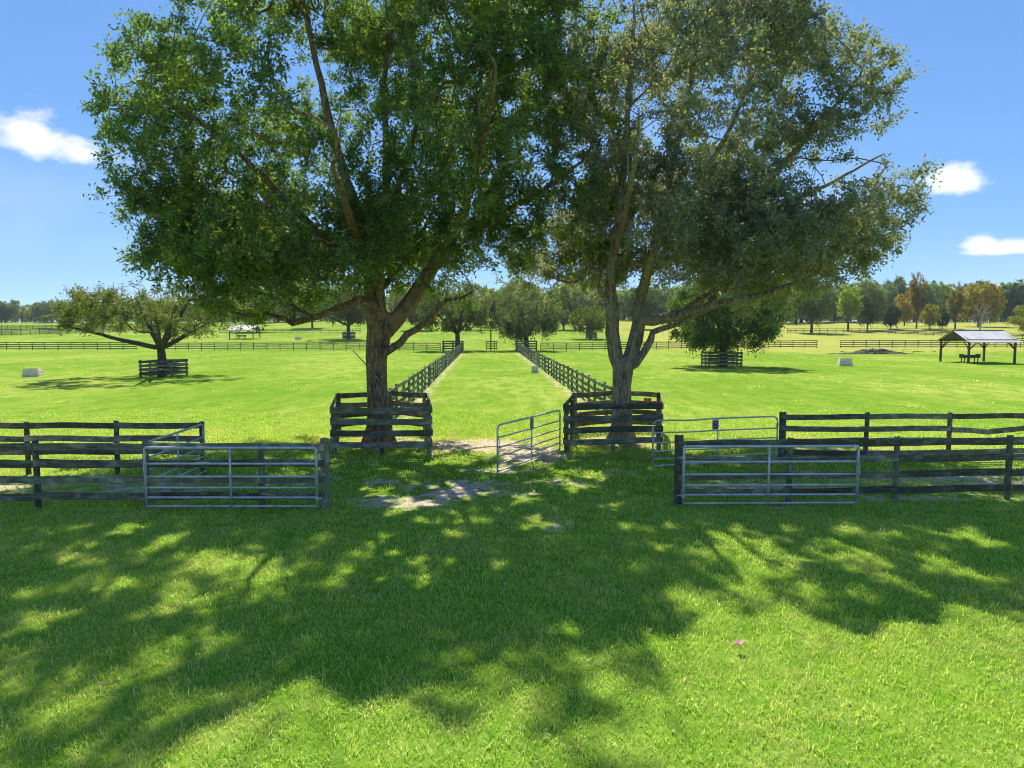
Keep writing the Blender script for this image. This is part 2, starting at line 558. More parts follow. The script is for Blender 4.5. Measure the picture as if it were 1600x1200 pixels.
def scatter(name, label, x0, x1, y0, y1, step, dens_fn, tufts, smin, smax, seed):
    nxx, nyy = int((x1 - x0) / step), int((y1 - y0) / step)
    v = [(x0 + (x1 - x0) * i / nxx, y0 + (y1 - y0) * j / nyy, 0.0) for j in range(nyy + 1) for i in range(nxx + 1)]
    f = [(j * (nxx + 1) + i, j * (nxx + 1) + i + 1, (j + 1) * (nxx + 1) + i + 1, (j + 1) * (nxx + 1) + i) for j in range(nyy) for i in range(nxx)]
    me = mk_mesh(name, v, f)
    a = me.attributes.new('dens', 'FLOAT', 'POINT')
    a.data.foreach_set('value', [dens_fn(p[0], p[1]) for p in v])
    o = link(name, me)
    o['kind'] = 'stuff'
    tag(o, label, 'leaves' if 'leaves' in name else 'grass')
    col = bpy.data.collections.new(name + '_tufts')
    for t in tufts:
        col.objects.link(bpy.data.objects.new('grass_tuft', t))
    ng = bpy.data.node_groups.new(name, 'GeometryNodeTree')
    ng.interface.new_socket('Geometry', in_out='INPUT', socket_type='NodeSocketGeometry')
    ng.interface.new_socket('Geometry', in_out='OUTPUT', socket_type='NodeSocketGeometry')
    N, L = ng.nodes, ng.links
    gi, go = N.new('NodeGroupInput'), N.new('NodeGroupOutput')
    dp = N.new('GeometryNodeDistributePointsOnFaces')
    na = N.new('GeometryNodeInputNamedAttribute')
    na.data_type = 'FLOAT'
    na.inputs['Name'].default_value = 'dens'
    dp.inputs['Seed'].default_value = seed
    ci = N.new('GeometryNodeCollectionInfo')
    ci.inputs['Collection'].default_value = col
    ci.inputs['Separate Children'].default_value = True
    ci.inputs['Reset Children'].default_value = True
    ip = N.new('GeometryNodeInstanceOnPoints')
    ip.inputs['Pick Instance'].default_value = True
    rv = N.new('FunctionNodeRandomValue')
    rv.data_type = 'FLOAT_VECTOR'
    rv.inputs[0].default_value = (-.12, -.12, 0)
    rv.inputs[1].default_value = (.12, .12, 6.283)
    rs = N.new('FunctionNodeRandomValue')
    rs.data_type = 'FLOAT'
    rs.inputs[2].default_value = smin
    rs.inputs[3].default_value = smax
    L.new(gi.outputs[0], dp.inputs['Mesh'])
    L.new(na.outputs[0], dp.inputs['Density'])
    L.new(dp.outputs['Points'], ip.inputs['Points'])
    L.new(ci.outputs[0], ip.inputs['Instance'])
    L.new(rv.outputs[0], ip.inputs['Rotation'])
    L.new(rs.outputs[1], ip.inputs['Scale'])
    L.new(ip.outputs[0], go.inputs[0])
    md = o.modifiers.new('scatter', 'NODES')
    md.node_group = ng
    return o


def bare(x, y):
    d, _ = fields(x, y)
    q = noise.noise((x * 1.1, y * 1.1, 0)) * .45
    return sstep(.62, .34, d + q) if True else 1


def sstep_inv(a, b, x):
    return 1 - sstep(b, a, x)


def dens_near(x, y):
    d, _ = fields(x, y)
    k = 1 - .93 * sstep(.40, .72, d + noise.noise((x * 1.4, y * 1.4, 0)) * .45)
    return 54 * k * (.8 + .4 * noise.noise((x * .8, y * .8, 5)))


def dens_mid(x, y):
    d, dr = fields(x, y)
    k = 1 - .93 * sstep(.40, .72, d + noise.noise((x * 1.4, y * 1.4, 0)) * .45)
    rough = 1 + 1.2 * sstep(.35, .6, dr)
    return 13 * k * rough * (1 - sstep(26, 37, y + 4 * noise.noise((x * .3, y * .3, 9)))) * (.8 + .6 * noise.noise((x * .5, y * .5, 5)))


scatter('lawn_grass', 'thick green mown grass covering the near foreground', -13, 13, 3.5, 16, .4, dens_near,
        [tuft('grass_tuft', 10 + i, 36, .18, .045, .105, .0085) for i in range(6)], .75, 1.3, 3)
scatter('pasture_grass', 'rougher green grass around the fences and tree guards', -30, 30, 16, 41, .5, dens_mid,
        [tuft('grass_tuft', 40 + i, 40, .30, .035, .11, .014) for i in range(6)], .7, 1.35, 4)

scatter('pasture_weeds', 'scattered rougher weed clumps in the mown paddocks', -60, 75, 28, 124, 3, lambda x, y: 0 if LANE_L(y) < x < LANE_R(y) else .10 * max(0, .6 + 1.6 * noise.noise((x * .07, y * .07, 2))),
        [tuft('weed_clump', 80 + i, 46, .42, .08, .24, .03) for i in range(4)], .5, 1.4, 6)



# ------------------------------------------------------------------ trees
def catmull(pts, step):
    out = []
    P = [np.array(p, float) for p in pts]
    P = [2 * P[0] - P[1]] + P + [2 * P[-1] - P[-2]]
    for i in range(1, len(P) - 2):
        n = max(1, int(np.linalg.norm(P[i + 1][:3] - P[i][:3]) / step))
        for k in range(n):
            t = k / n
            a, b, c, d = P[i - 1], P[i], P[i + 1], P[i + 2]
            out.append(.5 * ((2 * b) + (c - a) * t + (2 * a - 5 * b + 4 * c - d) * t * t + (3 * b - a - 3 * c + d) * t ** 3))
    out.append(P[-2])
    return out


def grow(limbs, targets, rng, tip_r, step=.42, bias=.12, jitter=.05, expo=2.35):
    """limbs: lists of (x,y,z,r); the first is the trunk. Each target is reached by a new branch from the best node."""
    cap = 60000
    pos = np.zeros((cap, 3))
    par = np.full(cap, -1, int)
    ln = np.zeros(cap)
    rmin = np.zeros(cap)
    n = 0
    for li, lb in enumerate(limbs):
        pts = catmull(lb, step)
        if li == 0:
            prev = -1
        else:
            prev = int(np.argmin(np.linalg.norm(pos[:n] - pts[0][:3], axis=1)))
            pts = pts[1:]
        for p in pts:
            pos[n] = p[:3] + (rng.normal(0, jitter * .35, 3) if li else 0)
            par[n] = prev
            rmin[n] = p[3]
            ln[n] = 0 if prev < 0 else ln[prev] + np.linalg.norm(pos[n] - pos[prev])
            prev = n
            n += 1
    ns = n
    root_h = limbs[0][-1][2] * .75
    ok = np.where(pos[:n, 2] > root_h)[0]
    d0 = np.array([np.min(np.linalg.norm(pos[ok] - t, axis=1)) for t in targets])
    tips = []
    valid = pos[:, 2] > root_h
    for ti in np.argsort(d0):
        t = targets[ti]
        valid_n = pos[:n, 2] > root_h
        dd = np.linalg.norm(pos[:n] - t, axis=1) + bias * ln[:n] + np.where(valid_n, 0, 50)
        i = int(np.argmin(dd))
        a = pos[i]
        L = np.linalg.norm(t - a)
        if L < .08:
            continue
        pd = a - pos[par[i]] if par[i] >= 0 else np.array([0, 0, 1.])
        pd = pd / (np.linalg.norm(pd) + 1e-6)
        m = a + (pd * .45 + (t - a) / L * .55) * L * .5 + np.array([0, 0, .06 * L])
        k = max(2, int(L / step))
        prev = i
        for q in range(1, k + 1):
            s = q / k
            p = (1 - s) ** 2 * a + 2 * s * (1 - s) * m + s * s * t
            if q < k:
                p = p + rng.normal(0, jitter, 3)
            if n >= cap:
                break
            pos[n] = p
            par[n] = prev
            ln[n] = ln[prev] + np.linalg.norm(p - pos[prev])
            prev = n
            n += 1
        tips.append(prev)
    pos, par, rmin = pos[:n], par[:n], rmin[:n]
    acc = np.zeros(n)
    kids = np.zeros(n, int)
    for i in range(n):
        if par[i] >= 0:
            kids[par[i]] += 1
    rad = np.zeros(n)
    for i in range(n - 1, -1, -1):
        r = tip_r if kids[i] == 0 else acc[i] ** (1 / expo)
        r = max(r, rmin[i])
        rad[i] = r
        if par[i] >= 0:
            acc[par[i]] += (r if i >= ns else min(r, acc[i] ** (1 / expo) if acc[i] > 0 else tip_r)) ** expo
    return pos, par, rad, tips


def wood_mesh(name, pos, par, rad, mat, big=.12, rough=.0, minr=0.0):
    n = len(pos)
    ch = [[] for _ in range(n)]
    for i in range(n):
        if par[i] >= 0:
            ch[par[i]].append(i)
    V, F = [], []
    stack = [(0, -1)]
    while stack:
        st, frm = stack.pop()
        chain = ([frm] if frm >= 0 else []) + [st]
        cur = st
        while ch[cur]:
            ks = sorted(ch[cur], key=lambda q: -rad[q])
            for q in ks[1:]:
                stack.append((q, cur))
            cur = ks[0]
            chain.append(cur)
        rs = [rad[c] for c in chain]
        if frm >= 0:
            rs[0] = min(rs[0], rs[1] * 1.15)
        if max(rs[1:] or rs) < minr:
            continue
        mr = max(rs)
        sd = 14 if mr > .2 else (9 if mr > .07 else (5 if mr > .025 else 3))
        b = len(V)
        P = [Vector(pos[c]) for c in chain]
        t0 = (P[1] - P[0]).normalized() if len(P) > 1 else Vector((0, 0, 1))
        a = t0.orthogonal().normalized()
        for i, p in enumerate(P):
            t = (P[min(i + 1, len(P) - 1)] - P[max(i - 1, 0)])
            t = t.normalized() if t.length > 1e-6 else t0
            a = (a - t * a.dot(t))
            a = a.normalized() if a.length > 1e-6 else t.orthogonal().normalized()
            c = t.cross(a)
            for k in range(sd):
                w = 2 * math.pi * k / sd
                dv = a * math.cos(w) + c * math.sin(w)
                r = rs[i]
                if rough and r > .06:
                    q = p + dv * r
                    r *= 1 + rough * noise.noise((q.x * 2.2, q.y * 2.2, q.z * .7)) + rough * .5 * noise.noise((q.x * 6, q.y * 6, q.z * 2))
                    if frm < 0 and q.z < .9:
                        r *= 1 + .35 * (1 - max(0, q.z) / .9) ** 2 * (1 + .6 * math.sin(w * 5))
                V.append(p + dv * r)
        for i in range(len(P) - 1):
            for k in range(sd):
                k2 = (k + 1) % sd
                F.append((b + i * sd + k, b + i * sd + k2, b + (i + 1) * sd + k2, b + (i + 1) * sd + k))
        F.append([b + (len(P) - 1) * sd + k for k in range(sd)])
    return mk_mesh(name, V, F, mat, True)


SUNV = np.array(sdir)
# gaps cut in the crowns to place sun flecks: where a sunbeam through each gap meets the ground, and its radius
GAPS = [(-2.3, 15.4, .62), (-1.6, 17.2, .5), (-1.0, 16.5, .55), (-3.1, 16.5, .4), (-3.75, 16.9, .3), (.5, 13.9, .42), (-1.4, 10.8, .32), (-1.6, 11.5, .3), (-3.75, 10.9, .3), (-4.7, 11.5, .34),
        (-4.8, 9.8, .42), (-5.9, 10.5, .36), (-3.7, 8.5, .22), (-6.3, 9.2, .35), (.3, 15.9, .42), (1.6, 17.2, .45), (2.2, 18.4, .4), (-1.9, 20.6, .6), (-.4, 19.4, .5), (4.1, 12.6, .5), (4.5, 11.9, .5),
        (6.0, 11.8, .4), (2.6, 9.9, .4), (.7, 8.9, .2), (7.1, 11.2, .45), (-7.5, 13.6, .4), (-6.4, 12.9, .3), (-2.4, 13.0, .25), (2.2, 15.2, .3), (-.9, 14.2, .3), (8.6, 13.0, .5), (-.6, 21.6, .6), (.6, 20.4, .5)]

gr_ = random.Random(12)
for cx_, cy_ in ((-5.2, 10.4), (-4.2, 11.4), (-1.4, 11.2), (-1.4, 14.2), (5.0, 12.4), (-2.4, 16.6), (1.4, 16.8), (-7.2, 13.2), (2.6, 13.4), (-.6, 18.6)):
    GAPS += [(cx_ + gr_.gauss(0, .7), cy_ + gr_.gauss(0, .7), gr_.uniform(.09, .22)) for _ in range(7)]  # small random gaps added for finer sun flecks


def sun_gaps(pts):
    sh = pts - SUNV[None, :] * (pts[:, 2:3] / SUNV[2])
    keep = np.ones(len(pts), bool)
    for gx, gy, gr in GAPS:
        q = np.hypot(sh[:, 0] - gx, (sh[:, 1] - gy) * .75)
        th = np.arctan2(sh[:, 1] - gy, sh[:, 0] - gx)
        keep &= q > gr * .85 * (1 + .35 * np.sin(th * 3 + gx * 5) + .3 * np.sin(th * 7 + gy * 3))
    w = .35 * np.sin(sh[:, 0] * 2.3) + .25 * np.sin(sh[:, 0] * 5.1 + 1)
    keep &= ~((sh[:, 0] > -3.1) & (sh[:, 0] < .15) & (sh[:, 1] < 7.1 + w))  # drops leaves that would shade two lawn areas meant to stay sunlit
    keep &= ~((sh[:, 0] > 1.75 + .2 * w) & (sh[:, 1] < 9.2 + w))
    return keep


def leaf_mesh(name, P, D, rng, per, spread, size, mat, up=.35, droop=0.0, aspect=.5, twigs=9, off=None):
    """P spray centres, D outward directions; each spray has a few twiglets lined with leaves"""
    n = len(P)
    tw = rng.normal(0, 1, (n, twigs, 3)) * .75 + D[:, None, :] * .75 + np.array([0, 0, up])
    tw /= np.linalg.norm(tw, axis=2, keepdims=True) + 1e-9
    tl = spread * rng.uniform(.45, 1.25, (n, twigs, 1))
    k = per // twigs
    u = rng.uniform(.15, 1.0, (n, twigs, k, 1))
    base = P[:, None, None, :] + tw[:, :, None, :] * tl[:, :, None, :] * u
    base[..., 2] -= (droop * (u[..., 0] * tl[:, :, None, 0]) ** 2)
    base = base.reshape(-1, 3) + rng.normal(0, spread * .09, (n * twigs * k, 3))
    twf = np.repeat(tw.reshape(-1, 3), k, axis=0)
    if off is not None:
        kp = sun_gaps(base + off)
        base, twf = base[kp], twf[kp]
    m = len(base)
    d = rng.normal(0, 1, (m, 3)) * .8 + twf * .7
    if droop:
        d[:, 2] -= .7
    d /= np.linalg.norm(d, axis=1, keepdims=True) + 1e-9
    s = rng.normal(0, 1, (m, 3))
    s[:, 2] *= .6
    s -= d * np.sum(s * d, axis=1, keepdims=True)
    s /= np.linalg.norm(s, axis=1, keepdims=True) + 1e-9
    L = size * rng.uniform(.65, 1.3, (m, 1))
    Wd = L * aspect * .5
    v = np.empty((m, 4, 3))
    v[:, 0] = base
    v[:, 1] = base + d * L * .45 + s * Wd
    v[:, 2] = base + d * L
    v[:, 3] = base + d * L * .45 - s * Wd
    me = bpy.data.meshes.new(name)
    me.vertices.add(m * 4)
    me.vertices.foreach_set('co', v.reshape(-1).astype(np.float32))
    me.loops.add(m * 4)
    me.loops.foreach_set('vertex_index', np.arange(m * 4, dtype=np.int32))
    me.polygons.add(m)
    me.polygons.foreach_set('loop_start', np.arange(0, m * 4, 4, dtype=np.int32))
    me.materials.append(mat)
    me.update()
    me.validate()
    return me


def sample_env(env, n, rng, gap=.0, freq=.3, seed=0, shell=.5, reject=None):
    w = np.array([e[3] * e[4] * e[5] * (e[6] if len(e) > 6 else 1) for e in env])
    w = w / w.sum()
    out = []
    while len(out) < n:
        e = env[rng.choice(len(env), p=w)]
        d = rng.normal(0, 1, 3)
        d /= np.linalg.norm(d)
        r = rng.uniform(shell ** 3, 1) ** (1 / 3)
        p = np.array(e[:3]) + d * r * np.array(e[3:6])
        if reject and reject(p):
            continue
        if noise.noise((p[0] * freq + seed, p[1] * freq, p[2] * freq)) < gap - .0 + rng.uniform(-.15, .15):
            continue
        out.append(p)
    return np.array(out)


def sprays(pos, par, rad, tips, rng, thin, extra=.5):
    tset = list(tips)
    cand = [i for i in range(len(pos)) if rad[i] < thin and par[i] >= 0]
    rng.shuffle(cand)
    tset += cand[:int(len(tips) * extra)]
    P = np.array([pos[i] for i in tset])
    D = np.array([pos[i] - pos[par[i]] for i in tset])
    D /= np.linalg.norm(D, axis=1, keepdims=True) + 1e-9
    return P, D


def crown_obj(name, mesh, parent, color):
    o = link(name, mesh, parent)
    o.color = (*color, 1)
    o['kind'] = 'stuff'
    return o


def AT(lst):
    return [(*at(p[0], p[1], p[2]), p[3]) for p in lst]


def big_tree(name, label, limbs, env, ntar, seed, per, leaf, mats, color, gap, spread=.62, extra=.6, reject=None, group=None):
    rng = np.random.default_rng(seed)
    cen = sample_env(env, ntar // 7, rng, gap, .38, seed, .35, reject)
    T = np.repeat(cen, 7, axis=0) + rng.normal(0, 1, (len(cen) * 7, 3)) * np.array([.62, .62, .42])
    T = np.array([t for t in T if not (reject and reject(t))])
    pos, par, rad, tips = grow(limbs, T, rng, .011)
    base = Vector(limbs[0][0][:3])
    root = thing(name, label, 'tree', base, 0, group)
    off = np.array(base)
    w = link('trunk', wood_mesh('trunk', pos - off, par, rad, mats[0], rough=.10), root)
    P, D = sprays(pos - off, par, rad, tips, rng, .03, extra)
    crown_obj('crown', leaf_mesh('crown', P, D, rng, per, spread, leaf, mats[1], off=off), root, color)
    return root


def view_xy(p):
    return 800 + FPX * p[0] / p[1], 514 - FPX * (p[2] - CAM_H) / p[1]


def left_limit(p):
    x, y = view_xy(p)
    return x < 6 + np.interp(y, [-200, 0, 60, 130, 230, 290, 340, 420, 480], [330, 255, 215, 170, 150, 172, 168, 205, 330])


def right_limit(p):
    x, y = view_xy(p)
    return x > 4 + np.interp(y, [-200, 0, 60, 100, 190, 260, 330, 400, 440, 480], [1150, 1230, 1295, 1375, 1452, 1440, 1425, 1400, 1330, 1210])


dL = 24.2
Ltrunk = [(*at(592, 700, dL)[:2], -.05, .46), (*at(591, 640, dL), .365), (*at(589, 600, dL), .35), (*at(588, 560, dL), .365), (*at(592, 525, dL), .40), (*at(592, 500, dL), .34)]
Ltrunk[0] = (Ltrunk[1][0], dL, -.05, .44)
L_limbs = [Ltrunk] + [AT(q) for q in [
    [(592, 520, 24.2, .32), (584, 485, 24.1, .30), (580, 430, 24, .25), (565, 360, 23.8, .2), (535, 260, 23.6, .15), (505, 150, 23.4, .11), (480, 30, 23.2, .07)],
    [(592, 530, 24.2, .34), (615, 503, 24.2, .30), (642, 470, 24.2, .27), (665, 435, 24.3, .25), (690, 395, 24.5, .22), (716, 352, 24.7, .19), (735, 290, 25, .15), (750, 200, 25.2, .12), (770, 90, 25.4, .09), (785, -20, 25.6, .06)],
    [(580, 430, 24, .18), (600, 340, 24.8, .17), (605, 250, 25.2, .14), (600, 150, 25.5, .1), (610, 40, 25.7, .07), (615, -80, 25.8, .04)],
    [(578, 420, 24, .17), (530, 395, 23.4, .15), (470, 335, 22.6, .12), (410, 275, 21.9, .09), (325, 199, 21.3, .06), (250, 150, 21, .03)],
    [(572, 395, 24, .15), (500, 400, 25.5, .13), (400, 370, 27, .1), (300, 340, 28, .07), (220, 320, 28.5, .03)],
    [(716, 352, 24.7, .13), (790, 330, 24, .11), (860, 290, 23.2, .08), (910, 250, 22.6, .04)],
    [(690, 395, 24.5, .13), (722, 335, 22.5, .11), (745, 260, 20.5, .08), (765, 180, 18.8, .05), (775, 100, 17.6, .03)],
    [(665, 435, 24.3, .13), (700, 400, 27, .11), (750, 350, 30, .08), (800, 300, 32, .04)],
    [(612, 500, 24.1, .17), (597, 491, 23.9, .16), (582, 473, 23.7, .15), (562, 467, 23.6, .14), (540, 475, 23.6, .13), (512, 489, 23.6, .12), (490, 496, 23.6, .12), (457, 505, 23.5, .115), (445, 498, 23.5, .10), (412, 492, 23.4, .08), (380, 493, 23.3, .06), (340, 478, 23.2, .03)],
    [(457, 505, 23.5, .09), (460, 480, 23.4, .08), (450, 463, 23.3, .06), (430, 450, 23.2, .04)],
    [(490, 496, 23.6, .06), (470, 485, 23.8, .06), (440, 470, 24, .05), (400, 455, 24.2, .03)],
    [(603, 500, 24.1, .15), (596, 480, 23.8, .15), (594, 440, 23.6, .145), (596, 400, 23.4, .13), (610, 330, 22.6, .1), (640, 240, 21.6, .07), (660, 150, 20.8, .04)],
    [(598, 558, 24.1, .15), (612, 545, 23.9, .14), (625, 535, 23.8, .13), (635, 522, 23.7, .12), (650, 515, 23.6, .11), (672, 497, 23.4, .10), (687, 480, 23.3, .09), (697, 470, 23.2, .075), (722, 466, 23.1, .05), (740, 455, 23, .03)],
    [(595, 460, 24, .1), (612, 432, 24.6, .1), (630, 412, 25, .09), (655, 370, 25.6, .07), (690, 300, 26.5, .04)],
    [(580, 430, 24, .14), (560, 380, 21.5, .13), (540, 320, 19, .1), (520, 260, 17.4, .05)],
    [(582, 425, 24, .13), (590, 420, 26.5, .12), (560, 350, 29, .09), (540, 280, 31, .05)],
    [(716, 352, 24.7, .06), (708, 368, 24.2, .05), (714, 385, 23.9, .02)],
]]
L_env = [(-5.4, 24.2, 10.6, 7.6, 7.6, 6.4, .9), (-9.9, 24.5, 9.6, 2.3, 3.2, 3.8, 1.5), (-11.0, 24, 6.7, 2.0, 3, 1.9, 2.6), (-8.2, 23.2, 5.6, 3.0, 3, 1.5, 2.4), (.3, 25.5, 6.7, 2.3, 3, 1.1, 1.6), (-9.6, 23.8, 5.3, 1.9, 2.4, .9, 3),
         (.3, 24, 11.6, 2.9, 5, 5, 1), (.7, 24, 8.0, 2.5, 4, 2.3, 1), (-1.4, 23, 5.8, 1.15, 1.2, .9, 5), (-5.2, 22.0, 6.9, 2.4, 1.8, 1.3, 2.6), (-5, 24.4, 15.8, 5, 6, 2.3, 1), (.7, 22.5, 16.0, 1.6, 2.4, 1.8, 2.2),  # last lobe, above the view, is added to shade the centre foreground
         (-6.5, 25.5, 6.8, 5.5, 5, 1.6, 1.2)]
big_tree('oak_tree', 'large spreading oak with dense dark green crown, left of the gateway lane', L_limbs, L_env, 3400, 7, 99, .115, (M['bark'], M['leaf']), (.098, .165, .062), .03, .50, .5, lambda p: p[2] < 4.1 or left_limit(p) or (p[2] < 5.2 and -6.2 < p[0] < -2.6 and p[1] < 27.5))

dR = 24.5
Rtrunk = [(3.80, dR, -.05, .41), (*at(973, 640, dR), .33), (*at(971, 605, dR), .315), (*at(973, 580, dR), .36), (*at(973, 565, dR), .30)]
R_limbs = [Rtrunk] + [AT(q) for q in [
    [(970, 580, 24.5, .27), (962, 555, 24.5, .25), (957, 520, 24.5, .235), (955, 480, 24.5, .22), (952, 445, 24.4, .19), (958, 400, 24.2, .16), (968, 330, 23.9, .13), (975, 240, 23.6, .1), (985, 120, 23.3, .07), (990, 10, 23, .04)],
    [(977, 580, 24.5, .27), (985, 557, 24.5, .26), (992, 530, 24.5, .25), (1000, 500, 24.5, .22), (1003, 460, 24.6, .19), (1012, 420, 24.7, .16), (1030, 350, 25, .13), (1050, 260, 25.4, .1), (1075, 150, 25.8, .07), (1090, 30, 26, .04)],
    [(954, 475, 24.5, .1), (938, 458, 24.2, .09), (930, 430, 24, .08), (915, 400, 23.7, .06), (890, 360, 23.4, .03)],
    [(998, 515, 24.4, .18), (1020, 502, 24.1, .17), (1055, 495, 23.8, .15), (1090, 483, 23.4, .13), (1140, 470, 23, .11), (1200, 458, 22.5, .08), (1270, 430, 22, .04)],
    [(982, 590, 24.5, .16), (994, 567, 24.4, .145), (1008, 548, 24.3, .135), (1017, 532, 24.3, .125), (1020, 519, 24.2, .11), (1035, 513, 24.2, .1), (1058, 507, 24.1, .09), (1088, 492, 24, .08), (1130, 474, 24, .06), (1180, 450, 24, .03)],
    [(1012, 425, 24.7, .15), (1080, 385, 24.5, .14), (1166, 315, 24.2, .115), (1220, 260, 24, .095), (1275, 202, 23.8, .07), (1335, 130, 23.6, .03)],
    [(1120, 352, 24.4, .1), (1200, 330, 25.5, .09), (1290, 290, 26.5, .07), (1380, 240, 27.2, .03)],
    [(1003, 460, 24.6, .13), (1020, 400, 23, .12), (1070, 320, 21.5, .1), (1130, 220, 20.2, .07), (1170, 130, 19.4, .03)],
    [(1002, 450, 24.6, .13), (1040, 390, 27, .12), (1100, 330, 30, .09), (1150, 260, 32, .04)],
    [(960, 395, 24.2, .1), (975, 340, 21.8, .1), (990, 260, 19.6, .07), (1000, 180, 18.5, .03)],
    [(1055, 495, 23.8, .08), (1090, 470, 25, .07), (1150, 440, 26.5, .05), (1220, 410, 27.5, .03)],
]]
R_env = [(7.0, 24.5, 10.0, 5.3, 6.5, 5.2, .8), (11.4, 24, 8.2, 2.0, 2.8, 2.8, 1.7), (10.6, 24.3, 10.8, 2.5, 2.6, 1.6, 1.8), (12.7, 24.3, 9.8, 1.0, 1.6, 1.0, 3.5), (8.9, 24, 13.4, 2.2, 3.6, 1.3, .8), (4.0, 24.5, 12.4, 2.8, 5, 4.2, .9), (9.2, 24, 6.4, 4.0, 4.6, 1.6, 1.7), (2.2, 26, 6.3, 2.1, 3, 1.5, 1.6), (6, 24.5, 14.6, 4, 5, 1.6, .8), (6.3, 25, 7.4, 5, 5, 2.0, 1)]
big_tree('oak_tree', 'large oak with forked grey trunk and thin olive crown, right of the gateway lane', R_limbs, R_env, 2900, 21, 81, .11, (M['bark_grey'], M['leaf_dull']), (.175, .205, .155), .03, .46, .5, lambda p: p[2] < 4.5 or right_limit(p) or (p[2] < 5.5 and 2.0 < p[0] < 6.2 and p[1] < 27.5))


def auto_tree(seed, H, Rr, trunk_r, fork, ntar, per, leaf, spread, kind='oak', gap=-.1):
    """returns wood and crown meshes of a free-standing tree standing at the origin"""
    rng = np.random.default_rng(seed)
    bark = M['bark_pale'] if kind == 'bare' else M['bark_far']
    if kind == 'pine':
        limbs = [[(0, 0, -.3, trunk_r), (.1, 0, H * .5, trunk_r * .75), (0, .1, H * .95, trunk_r * .2)]]
        env = [(0, 0, H * .82, Rr, Rr, H * .16), (Rr * .2, 0, H * .62, Rr * .9, Rr * .9, H * .12)]
    else:
        limbs = [[(0, 0, -.3, trunk_r * 1.15), (.05, 0, fork * .6, trunk_r), (0, .05, fork, trunk_r * .9)]]
        nb = 7
        for k in range(nb):
            a = 2 * math.pi * (k + rng.uniform(-.3, .3)) / nb
            e = rng.uniform(.35, .85) if k % 3 else 1.25
            rr = Rr * .75 * math.cos(e) * 1.3
            hh = fork + (H - fork) * .75 * math.sin(e)
            limbs.append([(0, 0, fork * .95, trunk_r * .6), (rr * .35 * math.cos(a), rr * .35 * math.sin(a), fork + (hh - fork) * .3, trunk_r * .5), (rr * math.cos(a), rr * math.sin(a), hh, trunk_r * .2)])
        c = (H + fork) / 2
        if kind == 'flat':
            env = [(0, 0, H * .68, Rr, Rr, H * .28), (-Rr * .4, 0, H * .62, Rr * .6, Rr * .7, H * .2), (Rr * .4, 0, H * .6, Rr * .6, Rr * .7, H * .2)]
        elif kind == 'bare':
            env = [(0, 0, H * .6, Rr, Rr, H * .4)]
        elif kind == 'low':
            env = [(0, 0, H * .58, Rr, Rr, H * .40), (0, 0, H * .42, Rr * .9, Rr * .9, H * .24)]
        else:
            env = [(0, 0, c + .04 * H, Rr, Rr, (H - fork) * .52), (Rr * .35, Rr * .1, c - .12 * H, Rr * .65, Rr * .65, (H - fork) * .35), (-Rr * .35, -.1 * Rr, c - .1 * H, Rr * .65, Rr * .65, (H - fork) * .35)]
    T = sample_env(env, ntar, rng, gap, 2.2 / Rr, seed, .45)
    pos, par, rad, tips = grow(limbs, T, rng, .022 if kind != 'bare' else .03, step=max(.5, H * .05), jitter=.06)
    wood = wood_mesh('trunk', pos, par, rad, bark, minr=.024 if kind != 'bare' else 0)
    if kind == 'bare':
        return wood, None
    P, D = sprays(pos, par, rad, tips, rng, .06, .5)
    return wood, leaf_mesh('crown', P, D, rng, per, spread, leaf, M['leaf_far'], droop=.5 if kind == 'low' else 0, aspect=.6)


def put_tree(name, meshes, label, x, y, s=1.0, rz=0.0, color=(.05, .09, .02), group=None, sz=None):
    r = thing(name, label, 'tree', (x, y, terrain(x, y)), rz, group)
    r.scale = (s, s, sz or s)
    link('trunk', meshes[0], r)
    if meshes[1]:
        crown_obj('crown', meshes[1], r, color)
    return r


small_oak = auto_tree(31, 8.0, 7.6, .34, 2.4, 400, 63, .16, .7, 'flat', -.02)
put_tree('oak_tree', small_oak, 'low wide oak behind a board guard in the left paddock', -28.7, 57.6, 1, .4, (.115, .145, .065))
mid_dark = auto_tree(47, 9.8, 6.2, .42, 2.6, 420, 90, .2, .9, 'low', -.2)
put_tree('oak_tree', mid_dark, 'bushy green tree in a board guard, right paddock', 21.9, 73.0, 1, 1.0, (.060, .11, .042))
lane_oak = auto_tree(53, 11.5, 7.6, .42, 3.2, 300, 72, .27, 1.0, 'oak', -.15)
put_tree('oak_tree', lane_oak, 'small oak at the far left corner of the lane', -9.8, 126.5, 1, .2, (.095, .13, .055))
lane_oak2 = auto_tree(59, 11.0, 7.0, .42, 2.6, 300, 72, .27, 1.1, 'low', -.15)
put_tree('oak_tree', lane_oak2, 'weeping grey-green oak at the far right corner of the lane', 2.6, 126.5, 1, 1.2, (.11, .145, .08))
put_tree('oak_tree', lane_oak, 'oak in a board guard beyond the cross fence, seen left of the big trunk', xat(546, 186), 186, 1.15, 2.0, (.06, .09, .03))
put_tree('oak_tree', lane_oak2, 'drooping yellow-green tree in the field beyond the cross fence', xat(922, 186), 186, .8, 2.6, (.10, .14, .025))

